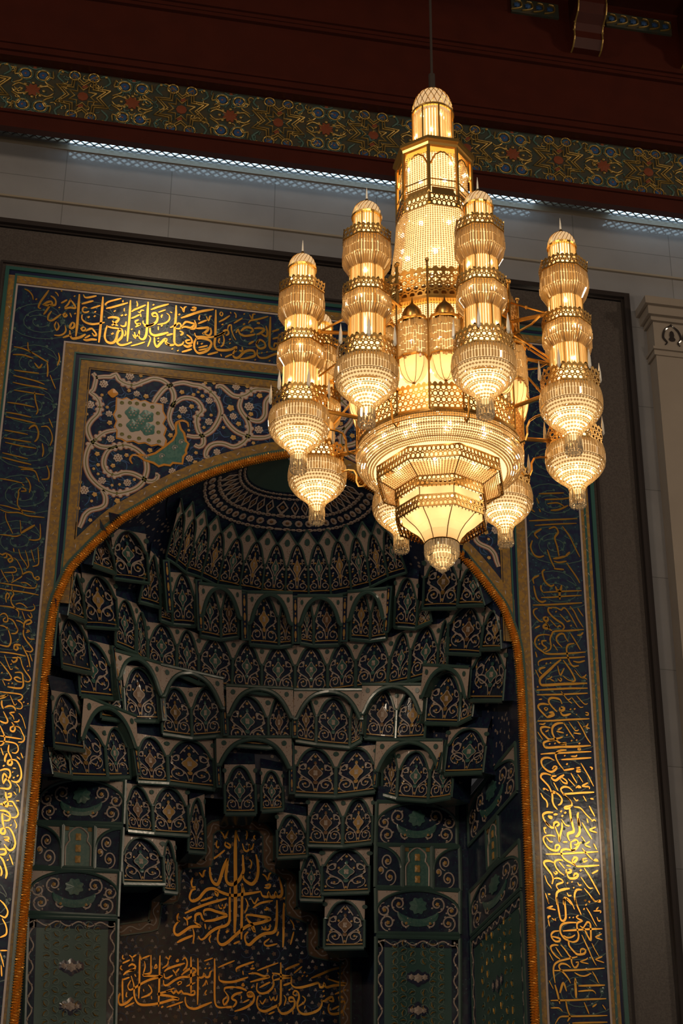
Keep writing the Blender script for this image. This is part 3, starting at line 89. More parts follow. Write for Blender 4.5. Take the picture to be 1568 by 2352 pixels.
CELLS = '1|84|1769,1297,11997 1922,1471,11999 2006,447,12383 1831,212,12287;1|84|1922,1471,11999 2077,1644,11974 2200,745,12436 2006,447,12383;1|84|2077,1644,11974 2298,1766,11976 2391,930,12460 2200,745,12436;1|84|2298,1766,11976 2542,1903,11940 2612,1097,12458 2391,930,12460;1|84|2542,1903,11940 2853,1971,11930 2862,1167,12467 2612,1097,12458;1|84|2853,1971,11930 3168,2010,11912 3126,1201,12466 2862,1167,12467;1|84|3168,2010,11912 3493,2008,11910 3385,1193,12470 3126,1201,12466;1|84|3493,2008,11910 3819,1966,11916 3636,1138,12482 3385,1193,12470;1|84|3819,1966,11916 4115,1882,11920 3893,1050,12478 3636,1138,12482;1|84|4115,1882,11920 4374,1735,11937 4119,870,12478 3893,1050,12478;1|84|4374,1735,11937 4600,1543,11949 4305,681,12448 4119,870,12478;1|84|4600,1543,11949 4794,1259,11974 4460,497,12398 4305,681,12448;1|84|4794,1259,11974 4983,971,11942 4577,311,12342 4460,497,12398;2|97|1468,1760,11550 1778,1988,11596 1687,1302,11944 1553,1068,11939;2|97|1981,2247,11471 2307,2330,11513 2212,1725,11975 1887,1604,11911;2|97|2394,2440,11419 2689,2500,11410 2598,1968,11901 2313,1875,11906;2|97|2689,2500,11410 2926,2479,11460 2852,1993,11913 2598,1968,11901;2|97|3100,2542,11390 3506,2540,11389 3408,2020,11903 3003,2009,11909;2|97|3506,2540,11389 3687,2508,11416 3593,2020,11896 3408,2020,11903;2|97|1801,2145,11471 1981,2247,11471 1887,1604,11911 1742,1567,11854;2|97|3795,2473,11446 3986,2464,11421 3887,1963,11908 3701,1987,11913;2|97|3986,2464,11421 4331,2369,11425 4225,1848,11913 3887,1963,11908;2|97|4473,2260,11479 4734,2162,11436 4619,1621,11898 4365,1737,11939;2|97|4734,2162,11436 4936,2015,11430 4814,1453,11878 4619,1621,11898;2|97|5009,1819,11526 5273,1609,11434 5127,972,11835 4868,1180,11956;2|97|5273,1609,11434 5424,1329,11425 5311,1181,11606 5219,1271,11662;3|97|1209,2086,11039 1521,2361,11049 1465,1821,11504 1165,1484,11444;3|97|1521,2361,11049 1700,2522,10949 1658,2132,11391 1465,1821,11504;3|97|1700,2522,10949 2116,2703,10937 2068,2303,11454 1658,2132,11391;3|97|2116,2703,10937 2442,2812,10862 2383,2446,11409 2068,2303,11454;3|97|2442,2812,10862 2911,2871,10839 2874,2510,11419 2383,2446,11409;3|97|2911,2871,10839 3333,2888,10807 3276,2555,11374 2874,2510,11419;3|97|3333,2888,10807 3796,2865,10813 3736,2517,11399 3276,2555,11374;3|97|3796,2865,10813 4251,2777,10850 4169,2438,11402 3736,2517,11399;3|97|4251,2777,10850 4623,2636,10888 4545,2267,11439 4169,2438,11402;3|97|4623,2636,10888 5032,2407,10882 4988,1989,11411 4545,2267,11439;3|97|5032,2407,10882 5296,2179,10876 5200,1692,11451 4988,1989,11411;3|97|5296,2179,10876 5606,1779,10852 5487,1308,11361 5200,1692,11451;3|97|5606,1779,10852 5693,1570,10895 5567,1036,11370 5487,1308,11361;4|97|1055,1004,11523 1546,1548,11753 1444,629,11955 963,0,11686;4|97|695,68,11186 1041,953,11521 969,87,11544 820,0,11671;4|97|746,1343,10963 1203,1891,11208 1122,1175,11538 657,199,11130;4|97|446,107,10507 721,1276,10955 638,194,11103 560,0,11027;4|97|454,744,10092 872,1918,10513 801,1432,11018 403,0,10467;4|97|751,1765,10118 1222,2366,10344 1156,2064,10977 689,1392,10768;4|97|1429,2545,10110 1891,2783,10225 1834,2602,10921 1367,2355,10828;4|97|1072,2238,10002 1407,2530,10092 1352,2380,10741 1052,2129,10637;4|97|1971,2822,10055 2389,2930,10067 2345,2828,10762 1924,2715,10730;4|97|2389,2930,10067 2802,2976,10152 2758,2855,10857 2345,2828,10762;4|97|2899,2987,10032 3463,2992,10029 3429,2901,10759 2858,2887,10780;4|97|3463,2992,10029 3770,2974,10095 3739,2875,10799 3429,2901,10759;4|97|435,653,9018 856,1965,9464 797,1845,10153 404,0,9467;4|97|720,1726,8983 1223,2395,9235 1172,2345,9934 658,1589,9681;4|97|1223,2395,9235 1539,2628,9348 1492,2590,10050 1172,2345,9934;4|97|447,760,8699 718,1722,9003 687,1656,9352 437,675,9005;4|97|1657,2694,9310 2090,2868,9376 2055,2851,10024 1613,2666,9993;4|97|2090,2868,9376 2731,2983,9379 2700,2971,10095 2055,2851,10024;4|97|3840,2964,10154 4124,2926,10114 4098,2832,10785 3810,2865,10810;4|97|4124,2926,10114 4578,2804,10057 4555,2708,10775 4098,2832,10785;4|97|4578,2804,10057 4727,2738,10142 4705,2636,10797 4555,2708,10775;4|97|4790,2706,10183 5170,2473,10093 5148,2355,10798 4762,2571,10887;4|97|5170,2473,10093 5508,2144,10024 5492,2034,10713 5148,2355,10798;4|97|5525,2106,10238 5850,1551,10046 5828,1400,10706 5488,1907,10930;4|97|5850,1551,10046 5957,1230,10040 5944,1121,10581 5828,1400,10706;4|97|5938,1258,10282 6089,211,9891 6052,72,10532 5863,995,10924;4|97|5679,1457,11041 5957,776,10759 5822,234,11159 5536,861,11459;4|97|5957,690,10793 6049,62,10550 5947,0,10928 5826,170,11154;4|97|5304,1248,11586 5626,693,11381 5454,0,11701 5099,472,11939;4|97|5634,636,11380 5834,41,11144 5658,0,11484 5475,0,11655;4|97|5719,1842,9433 6015,1006,9193 6022,964,9786 5733,1798,10093;4|97|3845,2976,9372 4399,2871,9354 4392,2865,10065 3830,2968,10094;4|97|4399,2871,9354 4907,2660,9391 4907,2650,10076 4392,2865,10065;4|97|4998,2605,9345 5186,2472,9257 5190,2465,9960 4999,2596,10040;4|97|5186,2472,9257 5542,2110,9130 5551,2098,9858 5190,2465,9960;4|97|5542,2110,9130 5774,1738,9083 5776,1734,9700 5551,2098,9858;5|97|2898,2994,9048 3315,3000,9079 3294,3000,9794 2872,2992,9759;5|97|3393,2999,9119 3685,2989,9159 3673,2990,9723 3375,3000,9752;5|97|1560,2640,8621 1920,2811,8663 1882,2797,9316 1516,2614,9274;5|97|1920,2811,8663 2405,2941,8701 2372,2935,9397 1882,2797,9316;5|97|2415,2943,8488 2651,2975,8490 2616,2971,9311 2415,2943,9217;5|97|1549,2634,7926 2103,2872,8015 2069,2861,8643 1506,2608,8574;5|97|2109,2873,7917 2287,2918,7918 2251,2910,8625 2069,2861,8643;5|97|4037,2951,8675 4496,2841,8661 4492,2842,9368 4026,2953,9382;5|97|4496,2841,8661 4871,2680,8684 4871,2679,9341 4492,2842,9368;5|97|3624,2992,8490 4021,2953,8527 4012,2955,9101 3608,2993,9155;5|97|4234,2913,8023 4829,2701,8023 4830,2701,8642 4227,2915,8677;5|97|3943,2964,7941 4235,2913,7934 4228,2915,8575 3932,2966,8616;5|97|4274,2904,7308 4769,2731,7304 4769,2731,7928 4267,2906,7989;6|100|1938,2802,10212 2812,2976,10177 2764,2830,10921 1877,2604,10962;6|100|2875,2985,10065 3793,2971,10119 3758,2854,10855 2831,2869,10832;6|100|2766,2986,9360 3787,2981,9349 3768,2970,10178 2735,2974,10098;6|100|1260,2402,10313 1914,2792,10230 1851,2586,10977 1198,2141,10929;6|100|721,1727,8973 1562,2642,9343 1541,2614,10181 800,1856,10112;6|100|2375,2460,11389 2964,2494,11445 2866,1942,11953 2273,1836,11921;6|100|3067,2550,11378 3688,2515,11407 3580,1949,11951 2966,1990,11922;6|100|3830,2968,10094 4749,2731,10081 4724,2616,10827 3796,2855,10843;6|100|4769,2717,10161 5499,2155,10016 5480,2031,10747 4740,2577,10899;6|100|5516,2118,10230 5946,1281,9966 5916,1132,10677 5474,1891,10983;6|100|4958,2630,9280 5705,1866,9074 5702,1872,9894 4958,2618,10105;6|100|3769,2492,11426 4375,2355,11423 4266,1822,11918 3668,1971,11928;6|100|4453,2276,11472 4950,2024,11410 4816,1410,11896 4342,1735,11949'
BRACKETS = '2307,2330,11513 2399,2342,11527 2310,1788,11964 2219,1771,11947;2955,2470,11471 3056,2467,11479 2970,1990,11923 2870,1993,11914;3670,2454,11480 3768,2442,11483 3680,1987,11915 3583,2001,11911;1811,1992,11613 1903,2026,11637 1809,1343,12000 1717,1293,11967;2807,2978,10129 2876,2982,10136 2845,2907,10713 2775,2905,10706;3786,2968,10178 3859,2961,10182 3831,2865,10803 3757,2873,10800;1895,2785,10226 1960,2809,10240 1903,2626,10937 1838,2604,10922;1224,2369,10322 1274,2412,10342 1206,2107,11000 1156,2064,10977;2743,2984,9369 2811,2989,9375 2781,2977,10103 2712,2972,10096;3755,2984,9348 3832,2977,9351 3815,2968,10132 3737,2975,10129;1562,2641,9354 1630,2680,9372 1587,2649,10032 1518,2609,10012;4349,2286,11504 4448,2251,11498 4352,1788,11911 4255,1826,11919;4911,1900,11539 4982,1850,11524 4867,1328,11900 4798,1382,11919;4733,2731,10224 4779,2709,10220 4756,2601,10824 4709,2623,10829;5481,2161,10243 5520,2113,10228 5501,2002,10750 5461,2047,10764;4917,2654,9425 4968,2624,9419 4968,2613,10091 4917,2643,10098;3782,2969,10175 3839,2963,10178 3810,2865,10810 3753,2871,10808;5680,1909,9476 5714,1850,9458 5721,1837,9918 5686,1895,9937'
FLAT = 'lunette|4859,8629 5967,8702 5981,9292 4878,9226;arch_half|4853,8065 5210,8081 5216,8653 4859,8641;cartouche|5226,8082 5615,8094 5620,8668 5231,8647;arch_half|5630,8084 6003,8084 6001,8682 5636,8658;lunette|4865,7459 5979,7510 5994,8095 4858,8048;dado|4854,6257 5954,6286 5978,7456 4861,7415;lunette|418,8644 1532,8687 1517,9282 432,9236;arch_half|426,8056 786,8057 754,8623 420,8622;cartouche|791,8069 1190,8083 1161,8639 768,8635;arch_half|1201,8073 1536,8061 1529,8642 1172,8640;lunette|414,7471 1535,7483 1523,8061 407,8033;dado|497,6057 1594,6087 1537,7451 419,7418'
PANEL_OUTLINE = '1603,6269 1517,7565 2085,7667 2112,8018 2331,8055 2337,8411 2390,8522 2766,8570 2755,8982 2841,9074 3187,9135 3489,9106 3583,9001 3594,8587 3782,8502 3915,8414 3925,7960 4224,7871 4230,7437 4670,7368 4675,6408'

# ------------------------------------------------------------------ materials
def new_mat(name):
    m = bpy.data.materials.new(name)
    m.use_nodes = True
    nt = m.node_tree
    for n in list(nt.nodes):
        nt.nodes.remove(n)
    out = nt.nodes.new('ShaderNodeOutputMaterial')
    return m, nt, out

def principled(name, color, rough=0.5, metal=0.0, coat=0.0, noise=None, bump=None, spec=0.5, color2=None, vor=None):
    """noise=(scale, amount) mixes towards color2; bump=(scale, strength); vor=(scale, size, colour) scatters small dots."""
    m, nt, out = new_mat(name)
    p = nt.nodes.new('ShaderNodeBsdfPrincipled')
    nt.links.new(p.outputs[0], out.inputs[0])
    p.inputs['Base Color'].default_value = (*color, 1)
    p.inputs['Roughness'].default_value = rough
    p.inputs['Metallic'].default_value = metal
    p.inputs['Coat Weight'].default_value = coat
    p.inputs['Coat Roughness'].default_value = 0.12
    p.inputs['Specular IOR Level'].default_value = spec
    tc = nt.nodes.new('ShaderNodeTexCoord')
    src = None
    if noise:
        n = nt.nodes.new('ShaderNodeTexNoise')
        n.inputs['Scale'].default_value = noise[0]
        n.inputs['Detail'].default_value = 4
        nt.links.new(tc.outputs['Object'], n.inputs['Vector'])
        ramp = nt.nodes.new('ShaderNodeValToRGB')
        ramp.color_ramp.elements[0].position = 0.5 - noise[1]
        ramp.color_ramp.elements[1].position = 0.5 + noise[1]
        ramp.color_ramp.elements[0].color = (*color, 1)
        ramp.color_ramp.elements[1].color = (*(color2 or tuple(c * 1.5 for c in color)), 1)
        nt.links.new(n.outputs[0], ramp.inputs[0])
        src = ramp.outputs[0]
    if vor:
        v = nt.nodes.new('ShaderNodeTexVoronoi')
        v.inputs['Scale'].default_value = vor[0]
        nt.links.new(tc.outputs['Object'], v.inputs['Vector'])
        lt = nt.nodes.new('ShaderNodeMath')
        lt.operation = 'LESS_THAN'
        lt.inputs[1].default_value = vor[1]
        nt.links.new(v.outputs['Distance'], lt.inputs[0])
        mx = nt.nodes.new('ShaderNodeMix')
        mx.data_type = 'RGBA'
        nt.links.new(lt.outputs[0], mx.inputs[0])
        if src:
            nt.links.new(src, mx.inputs[6])
        else:
            mx.inputs[6].default_value = (*color, 1)
        mx.inputs[7].default_value = (*vor[2], 1)
        src = mx.outputs[2]
    if src:
        nt.links.new(src, p.inputs['Base Color'])
    if bump:
        n = nt.nodes.new('ShaderNodeTexNoise')
        n.inputs['Scale'].default_value = bump[0]
        nt.links.new(tc.outputs['Object'], n.inputs['Vector'])
        b = nt.nodes.new('ShaderNodeBump')
        b.inputs['Strength'].default_value = bump[1]
        b.inputs['Distance'].default_value = 0.02
        nt.links.new(n.outputs[0], b.inputs['Height'])
        nt.links.new(b.outputs[0], p.inputs['Normal'])
        nt.links.new(b.outputs[0], p.inputs['Coat Normal'])
    return m

def emitter(name, color, strength):
    m, nt, out = new_mat(name)
    e = nt.nodes.new('ShaderNodeEmission')
    e.inputs[0].default_value = (*color, 1)
    e.inputs[1].default_value = strength
    nt.links.new(e.outputs[0], out.inputs[0])
    return m

def crystal_mat(name, color, trans, gloss, clear):
    """cut crystal: light passes through the facets, some mirrors off them"""
    m, nt, out = new_mat(name)
    tr = nt.nodes.new('ShaderNodeBsdfTranslucent')
    tr.inputs[0].default_value = (*color, 1)
    gl = nt.nodes.new('ShaderNodeBsdfGlossy')
    gl.inputs[0].default_value = (1, 0.97, 0.92, 1)
    gl.inputs[1].default_value = 0.05
    cl = nt.nodes.new('ShaderNodeBsdfTransparent')
    cl.inputs[0].default_value = (*[min(1, c * 1.02) for c in color], 1)
    m1 = nt.nodes.new('ShaderNodeMixShader')
    m1.inputs[0].default_value = gloss / (gloss + trans)
    nt.links.new(tr.outputs[0], m1.inputs[1])
    nt.links.new(gl.outputs[0], m1.inputs[2])
    m2 = nt.nodes.new('ShaderNodeMixShader')
    m2.inputs[0].default_value = clear
    nt.links.new(m1.outputs[0], m2.inputs[1])
    nt.links.new(cl.outputs[0], m2.inputs[2])
    nt.links.new(m2.outputs[0], out.inputs[0])
    return m

def marble_mat(name, c1, c2, rough, tile, joint):
    m, nt, out = new_mat(name)
    p = nt.nodes.new('ShaderNodeBsdfPrincipled')
    nt.links.new(p.outputs[0], out.inputs[0])
    p.inputs['Roughness'].default_value = rough
    tc = nt.nodes.new('ShaderNodeTexCoord')
    n = nt.nodes.new('ShaderNodeTexNoise')
    n.inputs['Scale'].default_value = 1.1
    n.inputs['Detail'].default_value = 5
    nt.links.new(tc.outputs['Object'], n.inputs['Vector'])
    ramp = nt.nodes.new('ShaderNodeValToRGB')
    ramp.color_ramp.elements[0].color = (*c1, 1)
    ramp.color_ramp.elements[1].color = (*c2, 1)
    ramp.color_ramp.elements[0].position = 0.35
    ramp.color_ramp.elements[1].position = 0.65
    nt.links.new(n.outputs[0], ramp.inputs[0])
    mp = nt.nodes.new('ShaderNodeMapping')
    mp.inputs['Rotation'].default_value = (PI / 2, 0, 0)
    nt.links.new(tc.outputs['Object'], mp.inputs['Vector'])
    br = nt.nodes.new('ShaderNodeTexBrick')
    br.offset = 0.0
    br.inputs['Scale'].default_value = 1.0
    br.inputs['Brick Width'].default_value = tile[0]
    br.inputs['Row Height'].default_value = tile[1]
    br.inputs['Mortar Size'].default_value = 0.006
    br.inputs['Color1'].default_value = (1, 1, 1, 1)
    br.inputs['Color2'].default_value = (0.93, 0.93, 0.93, 1)
    br.inputs['Mortar'].default_value = (joint, joint, joint, 1)
    nt.links.new(mp.outputs[0], br.inputs['Vector'])
    mx = nt.nodes.new('ShaderNodeMix')
    mx.data_type = 'RGBA'
    mx.blend_type = 'MULTIPLY'
    mx.inputs[0].default_value = 1.0
    nt.links.new(ramp.outputs[0], mx.inputs[6])
    nt.links.new(br.outputs[0], mx.inputs[7])
    nt.links.new(mx.outputs[2], p.inputs['Base Color'])
    return m

M = {}
M['marble'] = marble_mat('grey_white_marble', (0.245, 0.24, 0.25), (0.285, 0.28, 0.29), 0.035, (1.45, 1.3), 0.6)
M['marble_trim'] = principled('beige_marble', (0.30, 0.25, 0.19), 0.3)
M['pilaster'] = principled('cream_marble', (0.28, 0.235, 0.195), 0.35, noise=(2, 0.2), color2=(0.31, 0.26, 0.215))
M['granite'] = principled('dark_granite', (0.062, 0.05, 0.045), 0.3, noise=(60, 0.15), color2=(0.098, 0.082, 0.073), bump=(2.5, 0.02))
M['granite_trim'] = principled('dark_granite_polished', (0.035, 0.028, 0.026), 0.12)
M['wood'] = principled('red_mahogany', (0.062, 0.009, 0.0035), 0.42, noise=(3, 0.25), color2=(0.047, 0.0065, 0.0025))
M['wood_dark'] = principled('dark_mahogany', (0.04, 0.006, 0.003), 0.45)
M['gold_paint'] = principled('gilded_relief', (0.36, 0.23, 0.06), 0.42, 0.6)
M['frieze_base'] = principled('frieze_ground', (0.055, 0.044, 0.026), 0.6, noise=(9, 0.1), color2=(0.035, 0.045, 0.034))
M['frieze_green'] = principled('frieze_green_paint', (0.05, 0.11, 0.09), 0.5)
M['frieze_blue'] = principled('frieze_blue_paint', (0.03, 0.08, 0.20), 0.45)
M['frieze_red'] = principled('frieze_red_paint', (0.20, 0.05, 0.02), 0.5)
M['navy'] = principled('navy_glazed_tile', (0.010, 0.012, 0.046), 0.55, coat=0.40, spec=0.2, bump=(10, 0.06), vor=(17, 0.16, (0.03, 0.085, 0.11)), noise=(14, 0.06), color2=(0.012, 0.03, 0.055))
M['shell_tile'] = principled('flowered_shell_tile', (0.012, 0.02, 0.055), 0.4, coat=0.2, vor=(11, 0.27, (0.30, 0.23, 0.19)))
M['navy_plain'] = principled('navy_glazed_line', (0.012, 0.015, 0.05), 0.25, coat=0.4)
M['teal'] = principled('teal_glazed_tile', (0.026, 0.092, 0.080), 0.38, coat=0.15, bump=(16, 0.05))
M['teal_dark'] = principled('dark_teal_glazed_tile', (0.055, 0.105, 0.09), 0.3, coat=0.25, bump=(16, 0.05))
M['turquoise'] = principled('turquoise_glazed_tile', (0.045, 0.135, 0.115), 0.35, coat=0.2, noise=(26, 0.05), color2=(0.075, 0.17, 0.14))
M['gold_tile'] = principled('gold_ochre_tile', (0.30, 0.165, 0.035), 0.42, coat=0.15, spec=0.3, noise=(24, 0.07), color2=(0.20, 0.12, 0.05), bump=(12, 0.05), vor=(15, 0.14, (0.20, 0.10, 0.05)))
M['white_tile'] = principled('ivory_glazed_tile', (0.48, 0.37, 0.305), 0.35, coat=0.2)
M['white_line'] = principled('ivory_glazed_line', (0.42, 0.34, 0.31), 0.3, coat=0.3)
M['pink_tile'] = principled('rose_white_tile', (0.50, 0.385, 0.32), 0.4, coat=0.15, vor=(30, 0.2, (0.26, 0.13, 0.09)))
M['vine_rim'] = principled('terracotta_outline_tile', (0.30, 0.115, 0.06), 0.4)
M['vine_core'] = principled('olive_vein_tile', (0.14, 0.13, 0.03), 0.4)
M['yellow_tile'] = principled('ochre_flower_tile', (0.52, 0.29, 0.08), 0.35, coat=0.2)
M['orange_tile'] = principled('orange_tile', (0.55, 0.22, 0.02), 0.35, coat=0.2)
M['brown_tile'] = principled('brown_tile', (0.22, 0.11, 0.05), 0.4)
M['letter'] = principled('gold_mosaic_lettering', (0.85, 0.42, 0.07), 0.28, 0.85, bump=(7, 0.10))
M['gold_leaf'] = principled('gold_leaf_tile', (0.62, 0.34, 0.07), 0.4, 0.5, bump=(20, 0.2))
M['rope'] = principled('gilded_rope', (0.85, 0.43, 0.08), 0.36, 0.75)
M['gold'] = principled('polished_brass', (0.80, 0.46, 0.12), 0.28, 0.95)
M['gold_dark'] = principled('antique_brass', (0.42, 0.25, 0.075), 0.32, 0.95)
M['dome'] = emitter('lit_frosted_dome', (1.0, 0.62, 0.29), 0.78)
M['core'] = emitter('lit_frosted_lamp', (1.0, 0.61, 0.25), 2.2)
M['core_hot'] = emitter('lit_frosted_lamp_bright', (1.0, 0.63, 0.26), 3.2)
M['core_dim'] = emitter('lit_frosted_lamp_dim', (1.0, 0.62, 0.27), 1.15)
M['shade'] = crystal_mat('silk_glass', (1.0, 0.74, 0.47), 0.94, 0.06, 0.0)
M['bulb'] = emitter('glowing_bulb', (1.0, 0.74, 0.44), 32.0)
M['crystal'] = crystal_mat('cut_crystal', (1.0, 0.85, 0.62), 0.70, 0.32, 0.10)
M['crystal_clear'] = crystal_mat('clear_crystal', (1.0, 0.94, 0.84), 0.35, 0.5, 0.40)
M['spike'] = principled('white_cut_crystal', (0.80, 0.75, 0.66), 0.15)
M['pale_teal'] = principled('pale_teal_tile', (0.13, 0.21, 0.18), 0.4)
M['rod'] = principled('blackened_metal', (0.02, 0.012, 0.008), 0.5)
M['tube'] = emitter('fluorescent_tube', (0.58, 0.84, 1.0), 3.8)
M['grille'] = principled('grey_metal_lattice', (0.22, 0.21, 0.20), 0.4)

# ------------------------------------------------------------------ mesh building
class MB:
    def __init__(s):
        s.v = []
        s.f = []
        s.smooth = False

    def add(s, vs, fs):
        o = len(s.v)
        s.v.extend([tuple(map(float, p)) for p in vs])
        s.f.extend([tuple(i + o for i in f) for f in fs])

    def quad(s, a, b, c, d):
        s.add([a, b, c, d], [(0, 1, 2, 3)])

    def box(s, lo, hi):
        x0, y0, z0 = lo
        x1, y1, z1 = hi
        s.add([(x0, y0, z0), (x1, y0, z0), (x1, y1, z0), (x0, y1, z0), (x0, y0, z1), (x1, y0, z1), (x1, y1, z1), (x0, y1, z1)],
              [(0, 3, 2, 1), (4, 5, 6, 7), (0, 1, 5, 4), (1, 2, 6, 5), (2, 3, 7, 6), (3, 0, 4, 7)])

    def lathe(s, prof, n, phase=0.0, cx=0.0, cy=0.0, cap=False):
        """prof = [(r, z)], phase in degrees; n sides"""
        vs, fs = [], []
        for r, z in prof:
            for k in range(n):
                a = math.radians(phase) + 2 * PI * k / n
                vs.append((cx + r * math.cos(a), cy + r * math.sin(a), z))
        for i in range(len(prof) - 1):
            for k in range(n):
                k2 = (k + 1) % n
                fs.append((i * n + k, i * n + k2, (i + 1) * n + k2, (i + 1) * n + k))
        if cap:
            fs.append(tuple(range(n))[::-1])
            fs.append(tuple((len(prof) - 1) * n + k for k in range(n)))
        s.add(vs, fs)

    def tube(s, pts, r, n=6, closed=False, taper=None):
        P = [Vector(p) for p in pts]
        vs, fs = [], []
        m = len(P)
        up = Vector((0, 0, 1))
        for i, p in enumerate(P):
            a = P[i - 1] if (i > 0 or closed) else P[i]
            b = P[(i + 1) % m] if (i < m - 1 or closed) else P[i]
            t = (b - a).normalized()
            x = t.cross(up)
            if x.length < 1e-3:
                x = t.cross(Vector((0, 1, 0)))
            x.normalize()
            y = x.cross(t)
            rr = r if taper is None else r * taper[i]
            for k in range(n):
                an = 2 * PI * k / n
                vs.append(p + x * rr * math.cos(an) + y * rr * math.sin(an))
        rng = m if closed else m - 1
        for i in range(rng):
            j = (i + 1) % m
            for k in range(n):
                k2 = (k + 1) % n
                fs.append((i * n + k, i * n + k2, j * n + k2, j * n + k))
        if not closed:
            fs.append(tuple(range(n))[::-1])
            fs.append(tuple((m - 1) * n + k for k in range(n)))
        s.add(vs, fs)

    def bead(s, p, rx, rz, n=6):
        x, y, z = p
        a0 = random.random() * PI
        vs = [(x, y, z + rz)] + [(x + rx * math.cos(a0 + 2 * PI * k / n), y + rx * math.sin(a0 + 2 * PI * k / n), z) for k in range(n)] + [(x, y, z - rz)]
        fs = [(0, 1 + k, 1 + (k + 1) % n) for k in range(n)] + [(n + 1, 1 + (k + 1) % n, 1 + k) for k in range(n)]
        s.add(vs, fs)

    def rod(s, p0, p1, r, n=4):
        """long cut prism with pointed ends"""
        a, b = Vector(p0), Vector(p1)
        q1, q2 = a.lerp(b, 0.08), a.lerp(b, 0.92)
        t = (b - a).normalized()
        x = t.cross(Vector((0.3, 1, 0.2))).normalized()
        y = x.cross(t)
        a0 = random.random() * PI
        vs = [a]
        for q in (q1, q2):
            for k in range(n):
                an = a0 + 2 * PI * k / n
                vs.append(q + x * r * math.cos(an) + y * r * math.sin(an))
        vs.append(b)
        fs = [(0, 1 + k, 1 + (k + 1) % n) for k in range(n)]
        fs += [(1 + k, 1 + n + k, 1 + n + (k + 1) % n, 1 + (k + 1) % n) for k in range(n)]
        fs += [(2 * n + 1, 1 + n + (k + 1) % n, 1 + n + k) for k in range(n)]
        s.add(vs, fs)

    def sphere(s, c, r, nu=10, nv=6):
        prof = [(max(1e-4, r * math.sin(PI * i / nv)), c[2] + r * math.cos(PI * i / nv)) for i in range(nv + 1)]
        s.lathe(prof, nu, 0, c[0], c[1])

    def build(s, name, mat, parent=None, smooth=None):
        me = bpy.data.meshes.new(name)
        me.from_pydata(s.v, [], s.f)
        me.materials.append(M[mat])
        if smooth if smooth is not None else s.smooth:
            me.polygons.foreach_set('use_smooth', [True] * len(me.polygons))
        me.update()
        o = bpy.data.objects.new(name, me)
        COL.objects.link(o)
        if parent:
            o.parent = parent
        return o

def tag(o, label=None, cat=None, group=None, kind=None):
    if label: o['label'] = label
    if cat: o['category'] = cat
    if group: o['group'] = group
    if kind: o['kind'] = kind
    return o

def empty(name, loc=(0, 0, 0)):
    o = bpy.data.objects.new(name, None)
    o.empty_display_size = 0.1
    COL.objects.link(o)
    o.location = loc
    return o

def structure(mb, name, mat, parent=None):
    o = mb.build(name, mat, parent)
    if not parent:
        o['kind'] = 'structure'
    return o

def smooth_path(P, step):
    """Catmull-Rom through the points"""
    P = [np.array(p, float) for p in P]
    if len(P) < 3:
        if len(P) < 2:
            return P
        n = max(2, int(np.linalg.norm(P[1] - P[0]) / step))
        return [P[0] + (P[1] - P[0]) * i / n for i in range(n + 1)]
    Q = [2 * P[0] - P[1]] + P + [2 * P[-1] - P[-2]]
    out = []
    for i in range(1, len(Q) - 2):
        p0, p1, p2, p3 = Q[i - 1:i + 3]
        n = max(2, int(np.linalg.norm(p2 - p1) / step))
        for k in range(n):
            t = k / n
            out.append(0.5 * ((2 * p1) + (p2 - p0) * t + (2 * p0 - 5 * p1 + 4 * p2 - p3) * t * t + (3 * p1 - p0 - 3 * p2 + p3) * t ** 3))
    out.append(P[-1])
    return out

def ribbon2d(mb, P, w, fn, h=0.006, ends=0.55, nib=None, ridge=True):
    """flat raised stroke along 2-D points; fn(a, b, h) places it in space"""
    n = len(P)
    if n < 2:
        return
    rows = []
    for i in range(n):
        a, b = P[max(0, i - 1)], P[min(n - 1, i + 1)]
        t = b - a
        L = np.linalg.norm(t)
        t = t / L if L > 1e-9 else np.array([1.0, 0])
        nn = np.array([-t[1], t[0]])
        s = i / (n - 1)
        k = ends + (1 - ends) * min(1, 5 * s, 5 * (1 - s))
        if nib is not None:
            k *= 0.62 + 0.38 * abs(t[0] * math.sin(nib) - t[1] * math.cos(nib))
        ww = w * 0.5 * k
        rows.append((P[i] + nn * ww, P[i], P[i] - nn * ww))
    vs = []
    for a, c, b in rows:
        vs += [fn(a[0], a[1], 0.0), fn(a[0], a[1], h), fn(c[0], c[1], h * (1.5 if ridge else 1.0)), fn(b[0], b[1], h), fn(b[0], b[1], 0.0)]
    fs = []
    for i in range(n - 1):
        for k in range(4):
            fs.append((i * 5 + k, i * 5 + k + 1, i * 5 + 5 + k + 1, i * 5 + 5 + k))
    fs += [(0, 1, 2, 3, 4), tuple(reversed([(n - 1) * 5 + k for k in range(5)]))]
    mb.add(vs, fs)

def blob2d(mb, c, r, fn, h=0.006, n=10, lobes=0, depth=0.2, rot=0.0, ry=None):
    vs = [fn(c[0], c[1], h * 1.6)]
    m = n if not lobes else lobes * 6
    ry = ry or r
    for k in range(m):
        a = rot + 2 * PI * k / m
        q = 1.0 if not lobes else 1 - depth * (0.5 + 0.5 * math.cos(lobes * 2 * PI * k / m))
        vs.append(fn(c[0] + r * q * math.cos(a), c[1] + ry * q * math.sin(a), h))
    for k in range(m):
        a = rot + 2 * PI * k / m
        q = 1.0 if not lobes else 1 - depth * (0.5 + 0.5 * math.cos(lobes * 2 * PI * k / m))
        vs.append(fn(c[0] + r * q * math.cos(a), c[1] + ry * q * math.sin(a), 0.0))
    fs = [(0, 1 + k, 1 + (k + 1) % m) for k in range(m)] + [(1 + k, 1 + m + k, 1 + m + (k + 1) % m, 1 + (k + 1) % m) for k in range(m)]
    mb.add(vs, fs)

